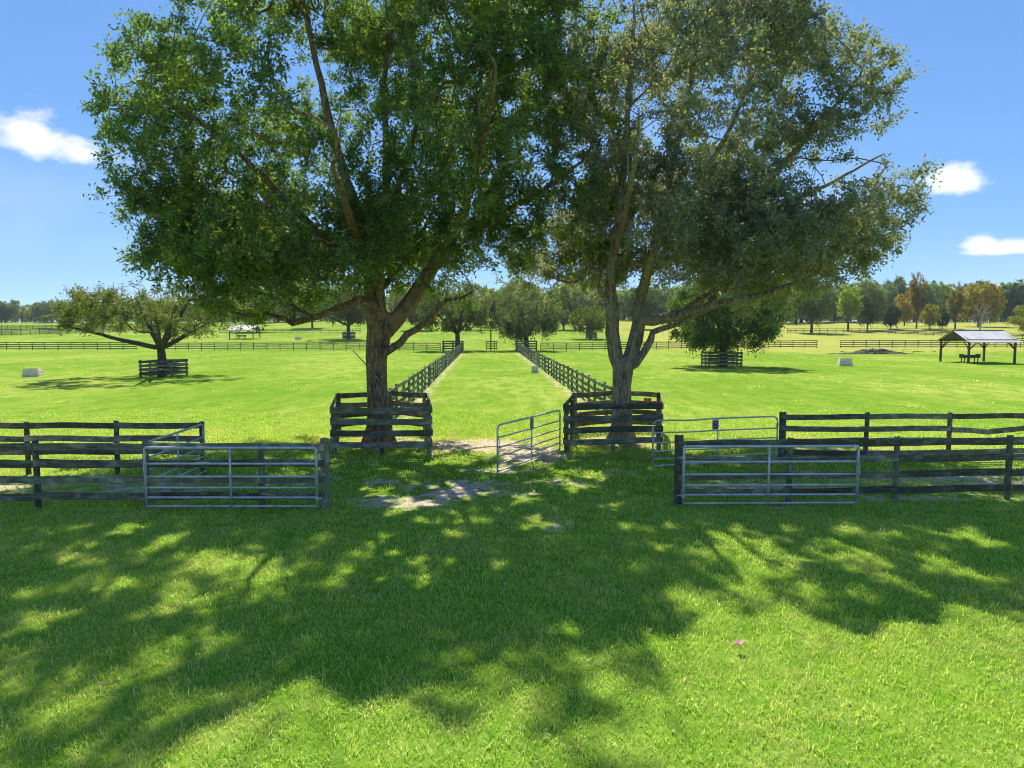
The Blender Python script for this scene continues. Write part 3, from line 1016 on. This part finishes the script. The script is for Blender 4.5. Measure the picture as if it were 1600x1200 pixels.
VAR = {
    'round': auto_tree(71, 14, 6.5, .38, 2.8, 170, 54, .52, 1.5, 'oak', -.2),
    'round2': auto_tree(72, 15, 7.0, .38, 3.0, 170, 54, .52, 1.5, 'oak', -.15),
    'bush': auto_tree(73, 9, 5.0, .3, 1.2, 130, 54, .42, 1.3, 'low', -.25),
    'tall': auto_tree(74, 19, 4.6, .4, 5.0, 150, 54, .5, 1.4, 'oak', -.1),
    'pine': auto_tree(75, 21, 3.4, .34, 9.0, 90, 54, .5, 1.3, 'pine', -.1),
    'bare': auto_tree(76, 9.5, 4.2, .22, 1.5, 150, 0, 0, 0, 'bare', -.5),
    'dense': auto_tree(77, 16, 7.5, .4, 2.0, 220, 54, .55, 1.7, 'low', -.35),
}
# right-hand treeline: kind, photo x, depth, scale, vertical scale, colour, label
RT = [
    ('round', 1265, 215, 1.0, 1.0, (.055, .085, .035), 'green tree just clear of the right edge of the olive oak crown'),
    ('tall', 1322, 228, .80, .74, (.13, .19, .025), 'light yellow-green slender tree in the right treeline'),
    ('dense', 1352, 232, .62, .90, (.055, .075, .045), 'grey-green broad tree beside the light yellow-green one'),
    ('bush', 1388, 240, .62, .95, (.022, .045, .022), 'dark round tree standing free before the right treeline'),
    ('tall', 1428, 246, .62, .98, (.115, .098, .045), 'tall slender reddish-brown tree in the right treeline'),
    ('bush', 1409, 290, .85, 1.5, (.17, .13, .03), 'orange-leaved tree behind the tall reddish one'),
    ('bush', 1449, 246, .58, .95, (.15, .16, .02), 'small yellow-green tree right of the tall reddish one'),
    ('bush', 1468, 248, .48, .70, (.02, .05, .02), 'small dark green tree right of the small yellow-green one'),
    ('tall', 1488, 246, .62, .82, (.12, .12, .03), 'thin yellowish tree standing left of the broad golden one'),
    ('dense', 1524, 280, 1.05, 1.15, (.15, .135, .018), 'broad golden-olive tree, largest of the right treeline'),
    ('bare', 1527, 240, 1.0, 1.0, (0, 0, 0), 'bare pale tree in front of the broad golden one'),
    ('dense', 1577, 330, 1.0, 1.2, (.02, .045, .035), 'dark blue-green tree right of the broad golden one'),
    ('bush', 1606, 205, 1.0, 1.0, (.12, .14, .03), 'yellow-green tree cut off by the right edge'),
]
for k, px, d, s, sz, colr, lab in RT:
    put_tree('bare_tree' if k == 'bare' else 'field_tree', VAR[k], lab, xat(px, d), d, s, px * .7, tuple(c * 1.45 for c in colr), None, sz)
rr_ = random.Random(5)
DARK = [(.10, .165, .075), (.13, .20, .08), (.105, .16, .09), (.165, .215, .075)]
# woods behind the right-hand trees
for i in range(36):
    px = 1230 + i * 13 + rr_.uniform(-6, 6)
    d = rr_.uniform(345, 420)
    k = rr_.choice(['round', 'round2', 'dense', 'dense', 'bush'])
    s = rr_.uniform(.95, 1.25)
    s *= 1.12
    put_tree('woodland_tree', VAR[k], 'dark woodland tree in the belt behind the right treeline', xat(px, d), d, s, rr_.uniform(0, 6), rr_.choice(DARK), 'woodland behind the right treeline', s * rr_.uniform(.95, 1.15))
# woods on the left horizon
for i in range(34):
    px = -60 + i * 13 + rr_.uniform(-6, 6)
    d = rr_.uniform(430, 520)
    k = rr_.choice(['round', 'round2', 'dense', 'dense', 'pine'])
    s = rr_.uniform(.8, 1.1)
    put_tree('woodland_tree', VAR[k], 'dark grey-green tree of the far left woodland edge', xat(px, d), d, s, rr_.uniform(0, 6), rr_.choice(DARK), 'woodland on the left horizon', s * rr_.uniform(.8, 1.0))
for i in range(46):
    px = 330 + i * 29 + rr_.uniform(-10, 10)
    d = rr_.uniform(425, 500)
    s = rr_.uniform(1.0, 1.35)
    put_tree('woodland_tree', VAR[rr_.choice(['dense', 'dense', 'round2'])], 'tree of the dark wood closing the view behind all others', xat(px, d), d, s, rr_.uniform(0, 6), rr_.choice(DARK), 'wood closing the view', s * rr_.uniform(.8, 1.0))
rngu = np.random.default_rng(3)
nu = 1900
ux, uy = rngu.uniform(-430, 430, nu), rngu.uniform(515, 545, nu)
uz = np.array([terrain(a, b) for a, b in zip(ux, uy)]) + rngu.uniform(0, 8, nu) * (.7 + .3 * np.sin(ux * .11) * np.sin(ux * .043 + 1))
um = leaf_mesh('undergrowth', np.stack([ux, uy, uz], 1), np.tile([0, -.2, .6], (nu, 1)), rngu, 36, 2.6, 1.2, M['leaf_far'], aspect=.6)
uo = link('undergrowth', um)
uo.color = (.05, .085, .045, 1)
uo['kind'] = 'stuff'
tag(uo, 'dark undergrowth along the foot of the distant woods', 'undergrowth')
# belt behind the lane
for i in range(40):
    px = 380 + i * 22 + rr_.uniform(-9, 9)
    d = rr_.uniform(300, 400)
    k = rr_.choice(['round', 'round2', 'dense', 'bush', 'dense'])
    s = rr_.uniform(1.05, 1.45)
    put_tree('woodland_tree', VAR[k], 'green tree of the wooded rise at the end of the lane', xat(px, d), d, s, rr_.uniform(0, 6),
             rr_.choice(DARK + [(.19, .25, .055), (.16, .22, .055), (.23, .27, .06), (.15, .21, .07)]), 'trees on the rise beyond the lane', s * rr_.uniform(.8, 1.05))
for k, px, d, s, colr, lab in [
    ('round', 404, 235, .9, (.07, .11, .03), 'tree standing in the far fence line left of the big oak'),
    ('dense', 655, 245, .75, (.06, .085, .045), 'grey-green round tree beyond the lane, right of the big trunk'),
    ('round2', 800, 262, .95, (.08, .12, .03), 'tall tree on the rise straight beyond the lane'),
    ('dense', 880, 250, .8, (.07, .10, .05), 'grey-green tree behind the weeping lane oak'),
    ('round2', 1000, 255, .95, (.045, .075, .03), 'dark tree seen behind the forked grey trunk'),
    ('dense', 1085, 260, .9, (.04, .075, .03), 'dark broad tree behind the right paddock guard'),
    ('round', 490, 262, .95, (.085, .12, .03), 'yellow-green tree beyond the far fence, behind the low limb'),
]:
    put_tree('field_tree', VAR[k], lab, xat(px, d), d, s, px * .3, colr)


# ------------------------------------------------------------------ board fences
def board_mesh(seed, w=.145, t=.03, warp=.012):
    r = random.Random(seed)
    n = 8
    v, f = [], []
    ph, ph2 = r.uniform(0, 6), r.uniform(0, 6)
    for i in range(n + 1):
        x = -.5 + i / n
        dz = warp * math.sin(x * 4 + ph) + r.uniform(-.003, .003)
        dy = warp * .8 * math.sin(x * 5 + ph2)
        ww = w / 2 * (1 + r.uniform(-.04, .04))
        for yy, zz in ((-t / 2, -ww), (t / 2, -ww), (t / 2, ww), (-t / 2, ww)):
            v.append((x, yy + dy, zz + dz))
    for i in range(n):
        for k in range(4):
            k2 = (k + 1) % 4
            f.append((i * 4 + k, (i + 1) * 4 + k, (i + 1) * 4 + k2, i * 4 + k2))
    f.append((0, 1, 2, 3))
    f.append(tuple(n * 4 + k for k in (3, 2, 1, 0)))
    return mk_mesh('board', v, f, M['board'])


def post_mesh(seed, w=.13):
    r = random.Random(seed)
    v, f = [], []
    n, sg = 8, 5
    for j in range(sg + 1):
        z = -.12 + 1.12 * j / sg
        for k in range(n):
            a = 2 * math.pi * (k + .5) / n
            q = w / 2 * (1.08 if k % 2 else 1.05) * (1 + r.uniform(-.05, .05)) * (1 - .06 * z)
            v.append((q * math.cos(a), q * math.sin(a), z + (r.uniform(-.015, .015) if j == sg else 0)))
    for j in range(sg):
        for k in range(n):
            k2 = (k + 1) % n
            f.append((j * n + k, j * n + k2, (j + 1) * n + k2, (j + 1) * n + k))
    f.append(tuple(sg * n + k for k in range(n)))
    return mk_mesh('post', v, f, M['board'])


BOARDS = [board_mesh(i) for i in range(6)]
POSTS = [post_mesh(i) for i in range(4)]
frng = random.Random(99)


def put_board(root, a, b, wide=1.08):
    d = b - a
    L = d.length
    mid = (a + b) / 2
    rot = Matrix.Rotation(math.atan2(d.y, d.x), 4, 'Z') @ Matrix.Rotation(-math.asin(max(-1, min(1, d.z / L))), 4, 'Y')
    o = link('board', frng.choice(BOARDS), root, mid - root.location, rot.to_euler(), (L, 1, wide))
    return o


def put_post(root, p, h, k=1.0, lean=.015):
    return link('post', frng.choice(POSTS), root, p - root.location, (frng.uniform(-lean, lean), frng.uniform(-lean, lean), frng.uniform(-.2, .2)), (k, k, h))


def fence(name, label, pts, h=1.42, n=4, side=-1, span=1, group=None, wob=.012, pk=1.0, skip=()):
    P = [Vector((p[0], p[1], terrain(p[0], p[1]))) for p in pts]
    root = thing(name, label, 'fence', P[0], 0, group)
    for i, p in enumerate(P):
        put_post(root, p, h + frng.uniform(-.02, .04), pk)
    gap = (h - .17) / (n - .45)
    i = 0
    while i < len(P) - 1:
        j = min(i + span, len(P) - 1)
        a, b = P[i], P[j]
        nrm = Vector((-(b - a).y, (b - a).x, 0)).normalized() * side * (.065 * pk + .018)
        for k in range(n):
            if (i, k) in skip:
                continue
            z = h - .085 - k * gap
            za, zb = z + frng.uniform(-wob, wob), z + frng.uniform(-wob, wob)
            e = (b - a).normalized() * .035
            put_board(root, a + nrm - e * (1 if i == 0 else -.06) + Vector((0, 0, za)), b + nrm + e * (1 if j == len(P) - 1 else -.06) + Vector((0, 0, zb)))
        i = j
    return root


def line(a, b, step=2.44, jit=.05):
    n = max(1, round(math.hypot(b[0] - a[0], b[1] - a[1]) / step))
    return [(a[0] + (b[0] - a[0]) * i / n + frng.uniform(-jit, jit), a[1] + (b[1] - a[1]) * i / n + frng.uniform(-jit, jit)) for i in range(n + 1)]


f1 = fence('board_fence', 'black board fence in the left foreground, behind the flat galvanised gate',
           [(-4.08, 15.1), (-5.45, 15.12), (-7.98, 15.16), (-10.33, 15.1), (-12.75, 15.1), (-15.2, 15.1), (-17.6, 15.1)], 1.45, 4, 1)
put_post(f1, Vector((-4.06, 15.1, 0)), 1.53, 1.45, 0)
f2 = fence('board_fence', 'black board fence in the right foreground, behind the flat galvanised gate',
           [(3.70, 15.45), (6.2, 15.55), (8.68, 15.7), (11.34, 15.88), (13.8, 16.0), (16.3, 16.15)], 1.45, 4, -1)
put_post(f2, Vector((3.70, 15.45, 0)), 1.55, 1.45, 0)
f3 = fence('board_fence', 'black board fence across the left cross lane, ending at the angled gate',
           [(-8.3, 18.7), (-10.6, 18.68), (-12.98, 18.66), (-15.4, 18.64), (-17.8, 18.62), (-20.2, 18.6)], 1.42, 4, 1)
f4 = fence('board_fence', 'black board fence with a broken sagging board, far side of the right cross lane',
           [(7.92, 20.45), (10.42, 20.55), (12.93, 20.65), (15.4, 20.8), (17.9, 20.9), (20.3, 21.0)], 1.42, 4, -1, skip=((2, 1),))
put_post(f4, Vector((7.92, 20.45, 0)), 1.47, 1.5, 0)
sg = [Vector((12.95, 20.56, .95)), Vector((14.12, 20.63, .86)), Vector((15.4, 20.70, 1.02))]
put_board(f4, sg[0], sg[1])
put_board(f4, sg[1], sg[2])

fence('board_fence', 'long black board fence along the left side of the grass lane', line((LANE_L(26.6), 26.6), (LANE_L(125), 125)), 1.42, 4, -1, wob=.04)
fence('board_fence', 'long black board fence along the right side of the grass lane', line((LANE_R(27.6), 27.6), (LANE_R(122), 122)), 1.42, 4, 1, wob=.04)
fence('board_fence', 'distant black cross fence at the left edge, ending at an opening', line((xat(-60, 131), 133), (xat(213, 131), 131.5)), 1.42, 4, 1, 2)
fence('board_fence', 'distant black cross fence between the left opening and the lane', line((xat(256, 130), 130), (-13.0, 127.5)), 1.42, 4, -1, 2)
fence('board_fence', 'distant black cross fence running right from the lane to an opening', line((5.2, 128), (xat(1278, 132), 133)), 1.42, 4, -1, 2)
fence('board_fence', 'distant black cross fence passing behind the open shed', line((xat(1311, 133), 133), (xat(1680, 133), 134.5)), 1.42, 4, -1, 2)
# second line of fences on the slope beyond
fence('board_fence', 'faint far fence on the slope behind the small left shed', line((xat(345, 222), 222), (xat(560, 222), 226)), 1.4, 3, -1, 2)
fence('board_fence', 'upper of two far dark fences at the left edge', line((xat(-40, 250), 250), (xat(330, 236), 236)), 1.9, 6, -1, 2, pk=1.4)
fence('board_fence', 'lower of two far dark fences at the left edge', line((xat(-40, 205), 205), (xat(200, 232), 232)), 1.9, 6, -1, 2, pk=1.4)
fence('board_fence', 'far fence below the right treeline, left of the shed roof', line((xat(1228, 214), 214), (xat(1500, 214), 214)), 1.4, 3, -1, 2)
fence('board_fence', 'far slanting fence above the shed roof', line((xat(1385, 212), 212), (xat(1660, 168), 168)), 1.4, 4, -1, 2)
fence('board_fence', 'far fence segment beyond the end of the lane', line((xat(690, 236), 236), (xat(850, 236), 236)), 1.4, 3, -1, 2)


def guard(label, poly, h, n=4, group=None, sub=True, close=True):
    P = [Vector((p[0], p[1], terrain(p[0], p[1]))) for p in poly]
    root = thing('tree_guard', label, 'tree guard', P[0], 0, group)
    cx, cy = sum(p.x for p in P) / len(P), sum(p.y for p in P) / len(P)
    gap = (h - .2) / (n - .4)
    for i, p in enumerate(P):
        put_post(root, p, h + frng.uniform(0, .05), 1.15, .03)
        b = P[(i + 1) % len(P)]
        if sub and (b - p).length > 2.4:
            put_post(root, (p + b) / 2, h - .04, 1.0, .03)
        d = (b - p).normalized()
        nrm = Vector((d.y, -d.x, 0))
        if nrm.dot(Vector(((p.x + b.x) / 2 - cx, (p.y + b.y) / 2 - cy, 0))) < 0:
            nrm = -nrm
        for k in range(n):
            z = h - .09 - k * gap
            put_board(root, p + nrm * .095 - d * .1 + Vector((0, 0, z + frng.uniform(-.03, .03))), b + nrm * .095 + d * .1 + Vector((0, 0, z + frng.uniform(-.02, .02))), 1.3)
    return root


guard('weathered board guard around the trunk of the big left oak', [(-5.52, 21.65), (-2.58, 21.7), (-3.25, 26.1), (-4.7, 27.0), (-6.4, 25.9)], 1.5)
gR = guard('weathered board guard around the forked trunk of the big right oak', [(1.74, 22.25), (4.75, 22.55), (5.5, 26.4), (4.1, 27.3), (2.35, 26.0)], 1.5)
guard('board guard around the low wide oak in the left paddock', [(-29.9, 56.6), (-27.6, 57.0), (-27.4, 59.2), (-29.6, 59.0)], 1.35, group=None)
guard('board guard around the bushy green tree in the right paddock', [(20.3, 72.4), (23.6, 72.4), (23.6, 75.2), (20.3, 75.2)], 1.5)
guard('corner guard round the oak at the far left end of the lane', [(-12.4, 126), (-8.9, 125.4), (-8.9, 128.4), (-12.4, 128.6)], 1.75)
guard('corner guard round the weeping oak at the far right end of the lane', [(.7, 125.0), (4.4, 126), (4.4, 129), (.9, 128.6)], 1.75)
guard('board guard round the oak beyond the cross fence', [(xat(537, 184), 184), (xat(556, 184), 184), (xat(556, 187), 187), (xat(537, 187), 187)], 1.9, 5)
guard('board guard round the drooping yellow-green tree', [(xat(915, 185), 184.5), (xat(931, 185), 184.5), (xat(931, 188), 188), (xat(915, 188), 188)], 1.6)
g0 = fence('board_gate', 'small closed board gate standing in the middle of the lane end', [(xat(760, 130), 129.5), (xat(773, 130), 129.5), (xat(776, 130), 131.2)], 1.7, 4, -1)
g0['category'] = 'gate'
pole = MB().tube([(0, 0, -.3), (.03, 0, 4), (0, .02, 8.2)], [.13, .11, .08], 8).build('wooden_pole', M['timber'], None, (xat(767, 133), 133, 0), True)
MB().box((0, 0, 7.6), (1.3, .09, .11)).build('crossarm', M['timber'], pole)
tag(pole, 'slim wooden pole rising behind the small gate at the lane end', 'pole')


# ------------------------------------------------------------------ tubular gates
def digit(ch, size, mat, parent, loc, rz, name='number', grow_=0.0):
    cu = bpy.data.curves.new(name, 'FONT')
    cu.body = ch
    cu.size = size
    cu.extrude = .0015
    cu.offset = grow_
    cu.align_x = 'CENTER'
    cu.align_y = 'CENTER'
    t = bpy.data.objects.new(name, cu)
    C.objects.link(t)
    dg = bpy.context.evaluated_depsgraph_get()
    me = bpy.data.meshes.new_from_object(t.evaluated_get(dg))
    bpy.data.objects.remove(t)
    me.materials.append(mat)
    return link(name, me, parent, loc, (math.pi / 2, 0, rz))


def tube_gate(label, a, b, h=1.28, lift=.08, nbar=6, braces=(.5,), round_corner=.14, sag=0.0, r=.024, hinge_at=0, plate=None, dent=0.0):
    a, b = Vector((*a, 0)), Vector((*b, 0))
    d = b - a
    L = d.length
    root = thing('tube_gate', label, 'gate', a, math.atan2(d.y, d.x))
    rc = round_corner
    top, bot = lift + h, lift

    def zt(x):
        return sag * x / L + dent * math.exp(-((x / L - .28) / .13) ** 2)
    pts = [(0, 0, bot), (0, 0, top - rc)]
    if rc > .03:
        pts += [(rc * (1 - math.cos(t)), 0, top - rc + rc * math.sin(t)) for t in (.4, .8, 1.2)]
    xs = [rc + (L - 2 * rc) * i / 10 for i in range(11)]
    pts += [(x, 0, top + zt(x)) for x in xs]
    if rc > .03:
        pts += [(L - rc * (1 - math.cos(t)), 0, top - rc + rc * math.sin(t) + sag) for t in (1.2, .8, .4)]
    pts += [(L, 0, top - rc + sag), (L, 0, bot + sag)]
    MB().tube(pts, r, 10).build('frame', M['steel'], root, smooth=True)
    zs = [bot + r + (top - bot - r) * q for q in (0, .15, .32, .51, .73)][:nbar - 1]
    for z in zs:
        MB().tube([(L * i / 8, 0, z + sag * i / 8 + dent * .5 * math.exp(-((i / 8 - .28) / .13) ** 2) * (z > .5)) for i in range(9)], r * .86, 8).build('bar', M['steel'], root, smooth=True)
    for q in braces:
        MB().tube([(L * q, -.03, bot), (L * q, -.03, top)], r * .85, 8).build('brace', M['steel'], root, smooth=True)
    hx = 0 if hinge_at == 0 else L
    for z in (bot + .2, top - .25):
        s = -1 if hinge_at == 0 else 1
        MB().tube([(hx, 0, z), (hx + s * .12, .02, z)], .013, 6).tube([(hx, 0, z - .04), (hx, 0, z + .04)], .035, 8).build('hinge', M['steel'], root)
    lx = L - hx
    MB().tube([(lx, -.03, top - .35), (lx, -.07, top - .45), (lx + .02, -.06, top - .62)], .012, 6).build('latch_chain', M['steel'], root)
    if plate:
        mat, q, pw, ph, txt, s = plate
        x = L * q
        pl = MB().box((x, -.045 * s - .03, top - .02 - ph / 2), (pw, .006, ph)).build('number_plate', mat, root)
        if txt:
            yo = -.045 * s - .03 - .005
            digit(txt, ph * .98, M['sign_dark'], pl, (x, yo, top - .02 - ph / 2), 0, 'number_outline', .010)
            digit(txt, ph * .95, M['sign_red'], pl, (x, yo - .002, top - .02 - ph / 2), 0)
    return root


tube_gate('flat galvanised six-bar gate folded against the left foreground fence', (-7.88, 14.93), (-4.20, 14.93), 1.30, .06, braces=(.5,), round_corner=.02, r=.030, hinge_at=1)
tube_gate('flat galvanised six-bar gate folded against the right foreground fence', (3.76, 15.22), (7.60, 15.28), 1.29, .05, braces=(.485,), round_corner=.02, r=.030)
tube_gate('tube gate numbered 8 beside the right tree guard', (3.93, 19.45), (7.75, 20.40), 1.30, .06, braces=(.505,), round_corner=.16, r=.023, hinge_at=1, plate=(M['sign_white'], .478, .20, .33, '8', 1), dent=-.03)
tube_gate('open tube gate swung toward the viewer in the centre of the gateway', (-.39, 18.75), (1.53, 22.35), 1.28, .04, braces=(.49,), round_corner=.14, r=.026, hinge_at=1, plate=(M['sign_grey'], .47, .22, .33, None, 1))
tube_gate('galvanised tube gate closing the left cross lane at an angle', (-8.12, 15.35), (-8.22, 18.6), 1.30, .08, braces=(.5,), round_corner=.14, r=.026, hinge_at=1)


# ------------------------------------------------------------------ sheds
def shed(label, x, y, lx, ly, eave, ridge, rz=0):
    z = terrain(x, y)
    root = thing('open_shed', label, 'shed', (x, y, z), rz)
    for px_ in (0, lx):
        for py_ in (0, ly):
            MB().box((px_, py_, eave / 2 - .15), (.19, .19, eave + .3)).build('post', M['timber'], root)
            sx = 1 if px_ == 0 else -1
            p0, p1 = Vector((px_ + sx * .08, py_, eave - .95)), Vector((px_ + sx * .95, py_, eave - .08))
            MB().tube([p0, p1], .07, 4).build('brace', M['timber'], root)
            sy = 1 if py_ == 0 else -1
            MB().tube([Vector((px_, py_ + sy * .08, eave - .95)), Vector((px_, py_ + sy * .95, eave - .08))], .07, 4).build('brace', M['timber'], root)
    for py_ in (0, ly):
        MB().box((lx / 2, py_, eave + .06), (lx + .5, .1, .24)).build('beam', M['timber'], root)
    for px_ in (-.02, lx + .02):
        m = MB()
        m.v = [Vector(q) for q in [(px_ - .03, -.1, eave + .15), (px_ - .03, ly + .1, eave + .15), (px_ - .03, ly / 2, ridge - .06), (px_ + .03, -.1, eave + .15), (px_ + .03, ly + .1, eave + .15), (px_ + .03, ly / 2, ridge - .06)]]
        m.f = [(0, 1, 2), (5, 4, 3), (0, 3, 4, 1), (1, 4, 5, 2), (2, 5, 3, 0)]
        m.build('gable', M['timber'], root)
    ov, oe = .65, .35
    sl = (ridge - eave - .12) / (ly / 2)
    for s in (-1, 1):
        m = MB()
        n = 44
        for i in range(n + 1):
            xx = -oe + (lx + 2 * oe) * i / n
            w = .022 if i % 2 else 0
            for yy in (0, 1):
                t = ly / 2 + ov if yy else 0
                zz = ridge - t * sl + w
                m.v.append(Vector((xx, ly / 2 + s * t, zz)))
                m.v.append(Vector((xx, ly / 2 + s * t, zz - .025)))
        for i in range(n):
            a = i * 4
            m.f += [(a, a + 4, a + 6, a + 2), (a + 1, a + 3, a + 7, a + 5), (a + 2, a + 6, a + 7, a + 3)]
        m.build('roof_sheet', M['tin'], root)
    MB().box((lx / 2, ly / 2, ridge + .03), (lx + 2 * oe, .28, .05)).build('ridge_cap', M['tin'], root)
    return root


shed('open pole shed with grey metal gable roof in the right paddock', 51.5, 79.4, 5.2, 5.2, 2.55, 3.75)
shed('small distant open shed with pale metal roof, far left field', xat(361, 186), 186, 6.2, 5.0, 2.5, 3.75)


def hay_feeder(label, x, y, k=1.0):
    root = thing('hay_feeder', label, 'feeder', (x, y, terrain(x, y)))
    root.scale = (k, k, k)
    for sx in (-.75, .75):
        for sy in (-.3, .3):
            MB().tube([(sx, sy, -.1), (sx, sy, .95)], .055, 6).build('leg', M['timber'], root)
    MB().box((0, 0, .62), (1.8, .7, .06)).build('floor', M['timber'], root)
    for sy in (-.37, .37):
        MB().box((0, sy, .78), (1.9, .04, .28)).build('side_board', M['timber'], root)
    for sx in (-.95, .95):
        MB().box((sx, 0, .82), (.05, .8, .42)).build('end_board', M['timber'], root)


hay_feeder('wooden hay bunk standing under the shed roof in the right paddock', 52.6, 80.9)
hay_feeder('small wooden bunk under the distant left shed', xat(378, 187), 188, 1.0)


def trough(label, x, y, lx=1.2, ly=.9, h=.66, rz=0.0):
    z = terrain(x, y)
    root = thing('water_trough', label, 'trough', (x, y, z), rz, None)
    m = MB()
    ring = lambda k, zz: [Vector((sx * lx / 2 * k, sy * ly / 2 * k, zz)) for sx, sy in ((-1, -1), (1, -1), (1, 1), (-1, 1))]
    m.v = ring(1.06, -.05) + ring(.9, h) + ring(.76, h) + ring(.7, h - .22)
    for a in (0, 4, 8):
        for k in range(4):
            m.f.append((a + k, a + (k + 1) % 4, a + 4 + (k + 1) % 4, a + 4 + k))
    m.build('basin', M['concrete'], root)
    MB().box((0, 0, h - .17), (lx * .72, ly * .72, .02)).build('water', M['water'], root)
    for zz in (h * .28, h * .62):
        k = 1.06 - .16 * (zz + .05) / (h + .05) + .035
        MB().box((0, 0, zz), (lx * k, ly * k, .09)).build('rib', M['concrete'], root)
    for sx in (-1, 1):
        MB().box((0, sx * ly * .5 * .83, h + .012), (lx * .93, ly * .12, .05)).build('rim', M['concrete'], root)
    return root


trough('cream concrete trough standing alone near the left edge', -39.4, 57.8, rz=.15)
trough('cream concrete trough in the right paddock, left of the shed', 35.3, 74.6, 1.25, 1.0, .78, rz=-.2)
trough('small pale trough against the right lane fence', 2.05, 63.2, .62, .6, .55)
trough('tiny pale trough in the far field left of the big trunk', xat(468, 184), 184, 1.6, 1.0, .7)

# ------------------------------------------------------------------ brush pile
bp = thing('brush_pile', 'low heap of dead brush and soil in the right paddock', 'brush pile', (55, 108, 0))
m = MB()
br = random.Random(4)
NX, NY = 40, 12
for j in range(NY + 1):
    for i in range(NX + 1):
        u, w = i / NX * 2 - 1, j / NY * 2 - 1
        e = max(0, 1 - u * u) * max(0, 1 - w * w)
        hh = .75 * e ** .8 * (.35 + .9 * abs(noise.noise((u * 4, w * 2, 2)))) + .25 * e * math.exp(-((u - .15) / .25) ** 2) * 2
        m.v.append(Vector((u * 7.5, w * 1.6, hh - .03)))
for j in range(NY):
    for i in range(NX):
        a = j * (NX + 1) + i
        m.f.append((a, a + 1, a + NX + 2, a + NX + 1))
m.build('soil_heap', M['bark_far'], bp)
for k in range(26):
    x, y = br.gauss(.6, 2.6), br.uniform(-1.0, .6)
    a = br.uniform(0, 6.28)
    L = br.uniform(.8, 2.4)
    z = .35 + br.random() * .35
    p = [Vector((x, y, z)), Vector((x + L * .5 * math.cos(a), y + L * .3 * math.sin(a), z + br.uniform(-.1, .25))), Vector((x + L * math.cos(a), y + L * .5 * math.sin(a), z + br.uniform(-.3, .3)))]
    MB().tube(p, [.07, .05, .02], 5).build('dead_branch', M['deadwood'], bp)

# ------------------------------------------------------------------ small things
a, b = at(606, 612, 23.3), at(551, 547, 23.0)
st = MB().tube([Vector((0, 0, -.9)) , Vector((0, 0, 0)), (b - a) * .5 + Vector((.1, 0, -.06)), b - a], [.03, .03, .024, .012], 7).build('dead_branch', M['deadwood'], None, a)
tag(st, 'thin dead stick leaning against the trunk of the big left oak', 'branch')
for px, py, d, w, lab in ((1012, 625, 26.6, .30, 'orange tape on the rear rail of the right tree guard'), (1027, 630, 23.0, .28, 'orange tape on the corner post of the right tree guard')):
    p = at(px, py, d)
    m = MB()
    n = 6
    for i in range(n + 1):
        for zz in (-.07, .07):
            m.v.append(Vector(((i / n - .5) * w, .02 * math.sin(i * 2.1), zz + .012 * math.sin(i * 1.7))))
    for i in range(n):
        m.f.append((i * 2, i * 2 + 2, i * 2 + 3, i * 2 + 1))
    o = m.build('orange_tape', M['orange'], None, p)
    md = o.modifiers.new('thickness', 'SOLIDIFY')
    md.thickness = .006
    tag(o, lab, 'tape')


def petals(name, label, cat, x, y, mat, n, L, W_, tilt):
    m = MB()
    for i in range(n):
        w = 2 * math.pi * i / n + .3
        d, s = Vector((math.cos(w), math.sin(w), tilt)), Vector((-math.sin(w), math.cos(w), 0))
        b_ = len(m.v)
        m.v += [Vector((0, 0, .0)), d * L * .5 + s * W_ + Vector((0, 0, .01)), d * L + Vector((0, 0, .015)), d * L * .5 - s * W_ + Vector((0, 0, .01))]
        m.f.append((b_, b_ + 1, b_ + 2, b_ + 3))
    o = m.build(name, mat, None, (x, y, .085))
    md = o.modifiers.new('thickness', 'SOLIDIFY')
    md.thickness = .003
    tag(o, label, cat)


petals('fallen_blossom', 'small pink blossom lying in the sunlit grass', 'flower', 2.74, 8.23, M['pink'], 5, .075, .03, .6)
petals('dry_leaf', 'single brown dry leaf lying in the shaded grass', 'leaf', -4.34, 7.3, M['dead_leaf'], 2, .12, .03, .15)


# ------------------------------------------------------------------ air
hz = Mat('thin_haze')
pv = hz.node('ShaderNodeVolumePrincipled', {'Color': (.86, .92, 1.0), 'Density': .00011, 'Anisotropy': .3})
hz.l.new(pv.outputs[0], hz.out.inputs['Volume'])
ho = MB().box((0, 1500, 23.5), (5900, 4900, 50)).build('haze', hz.m)
ho['kind'] = 'stuff'
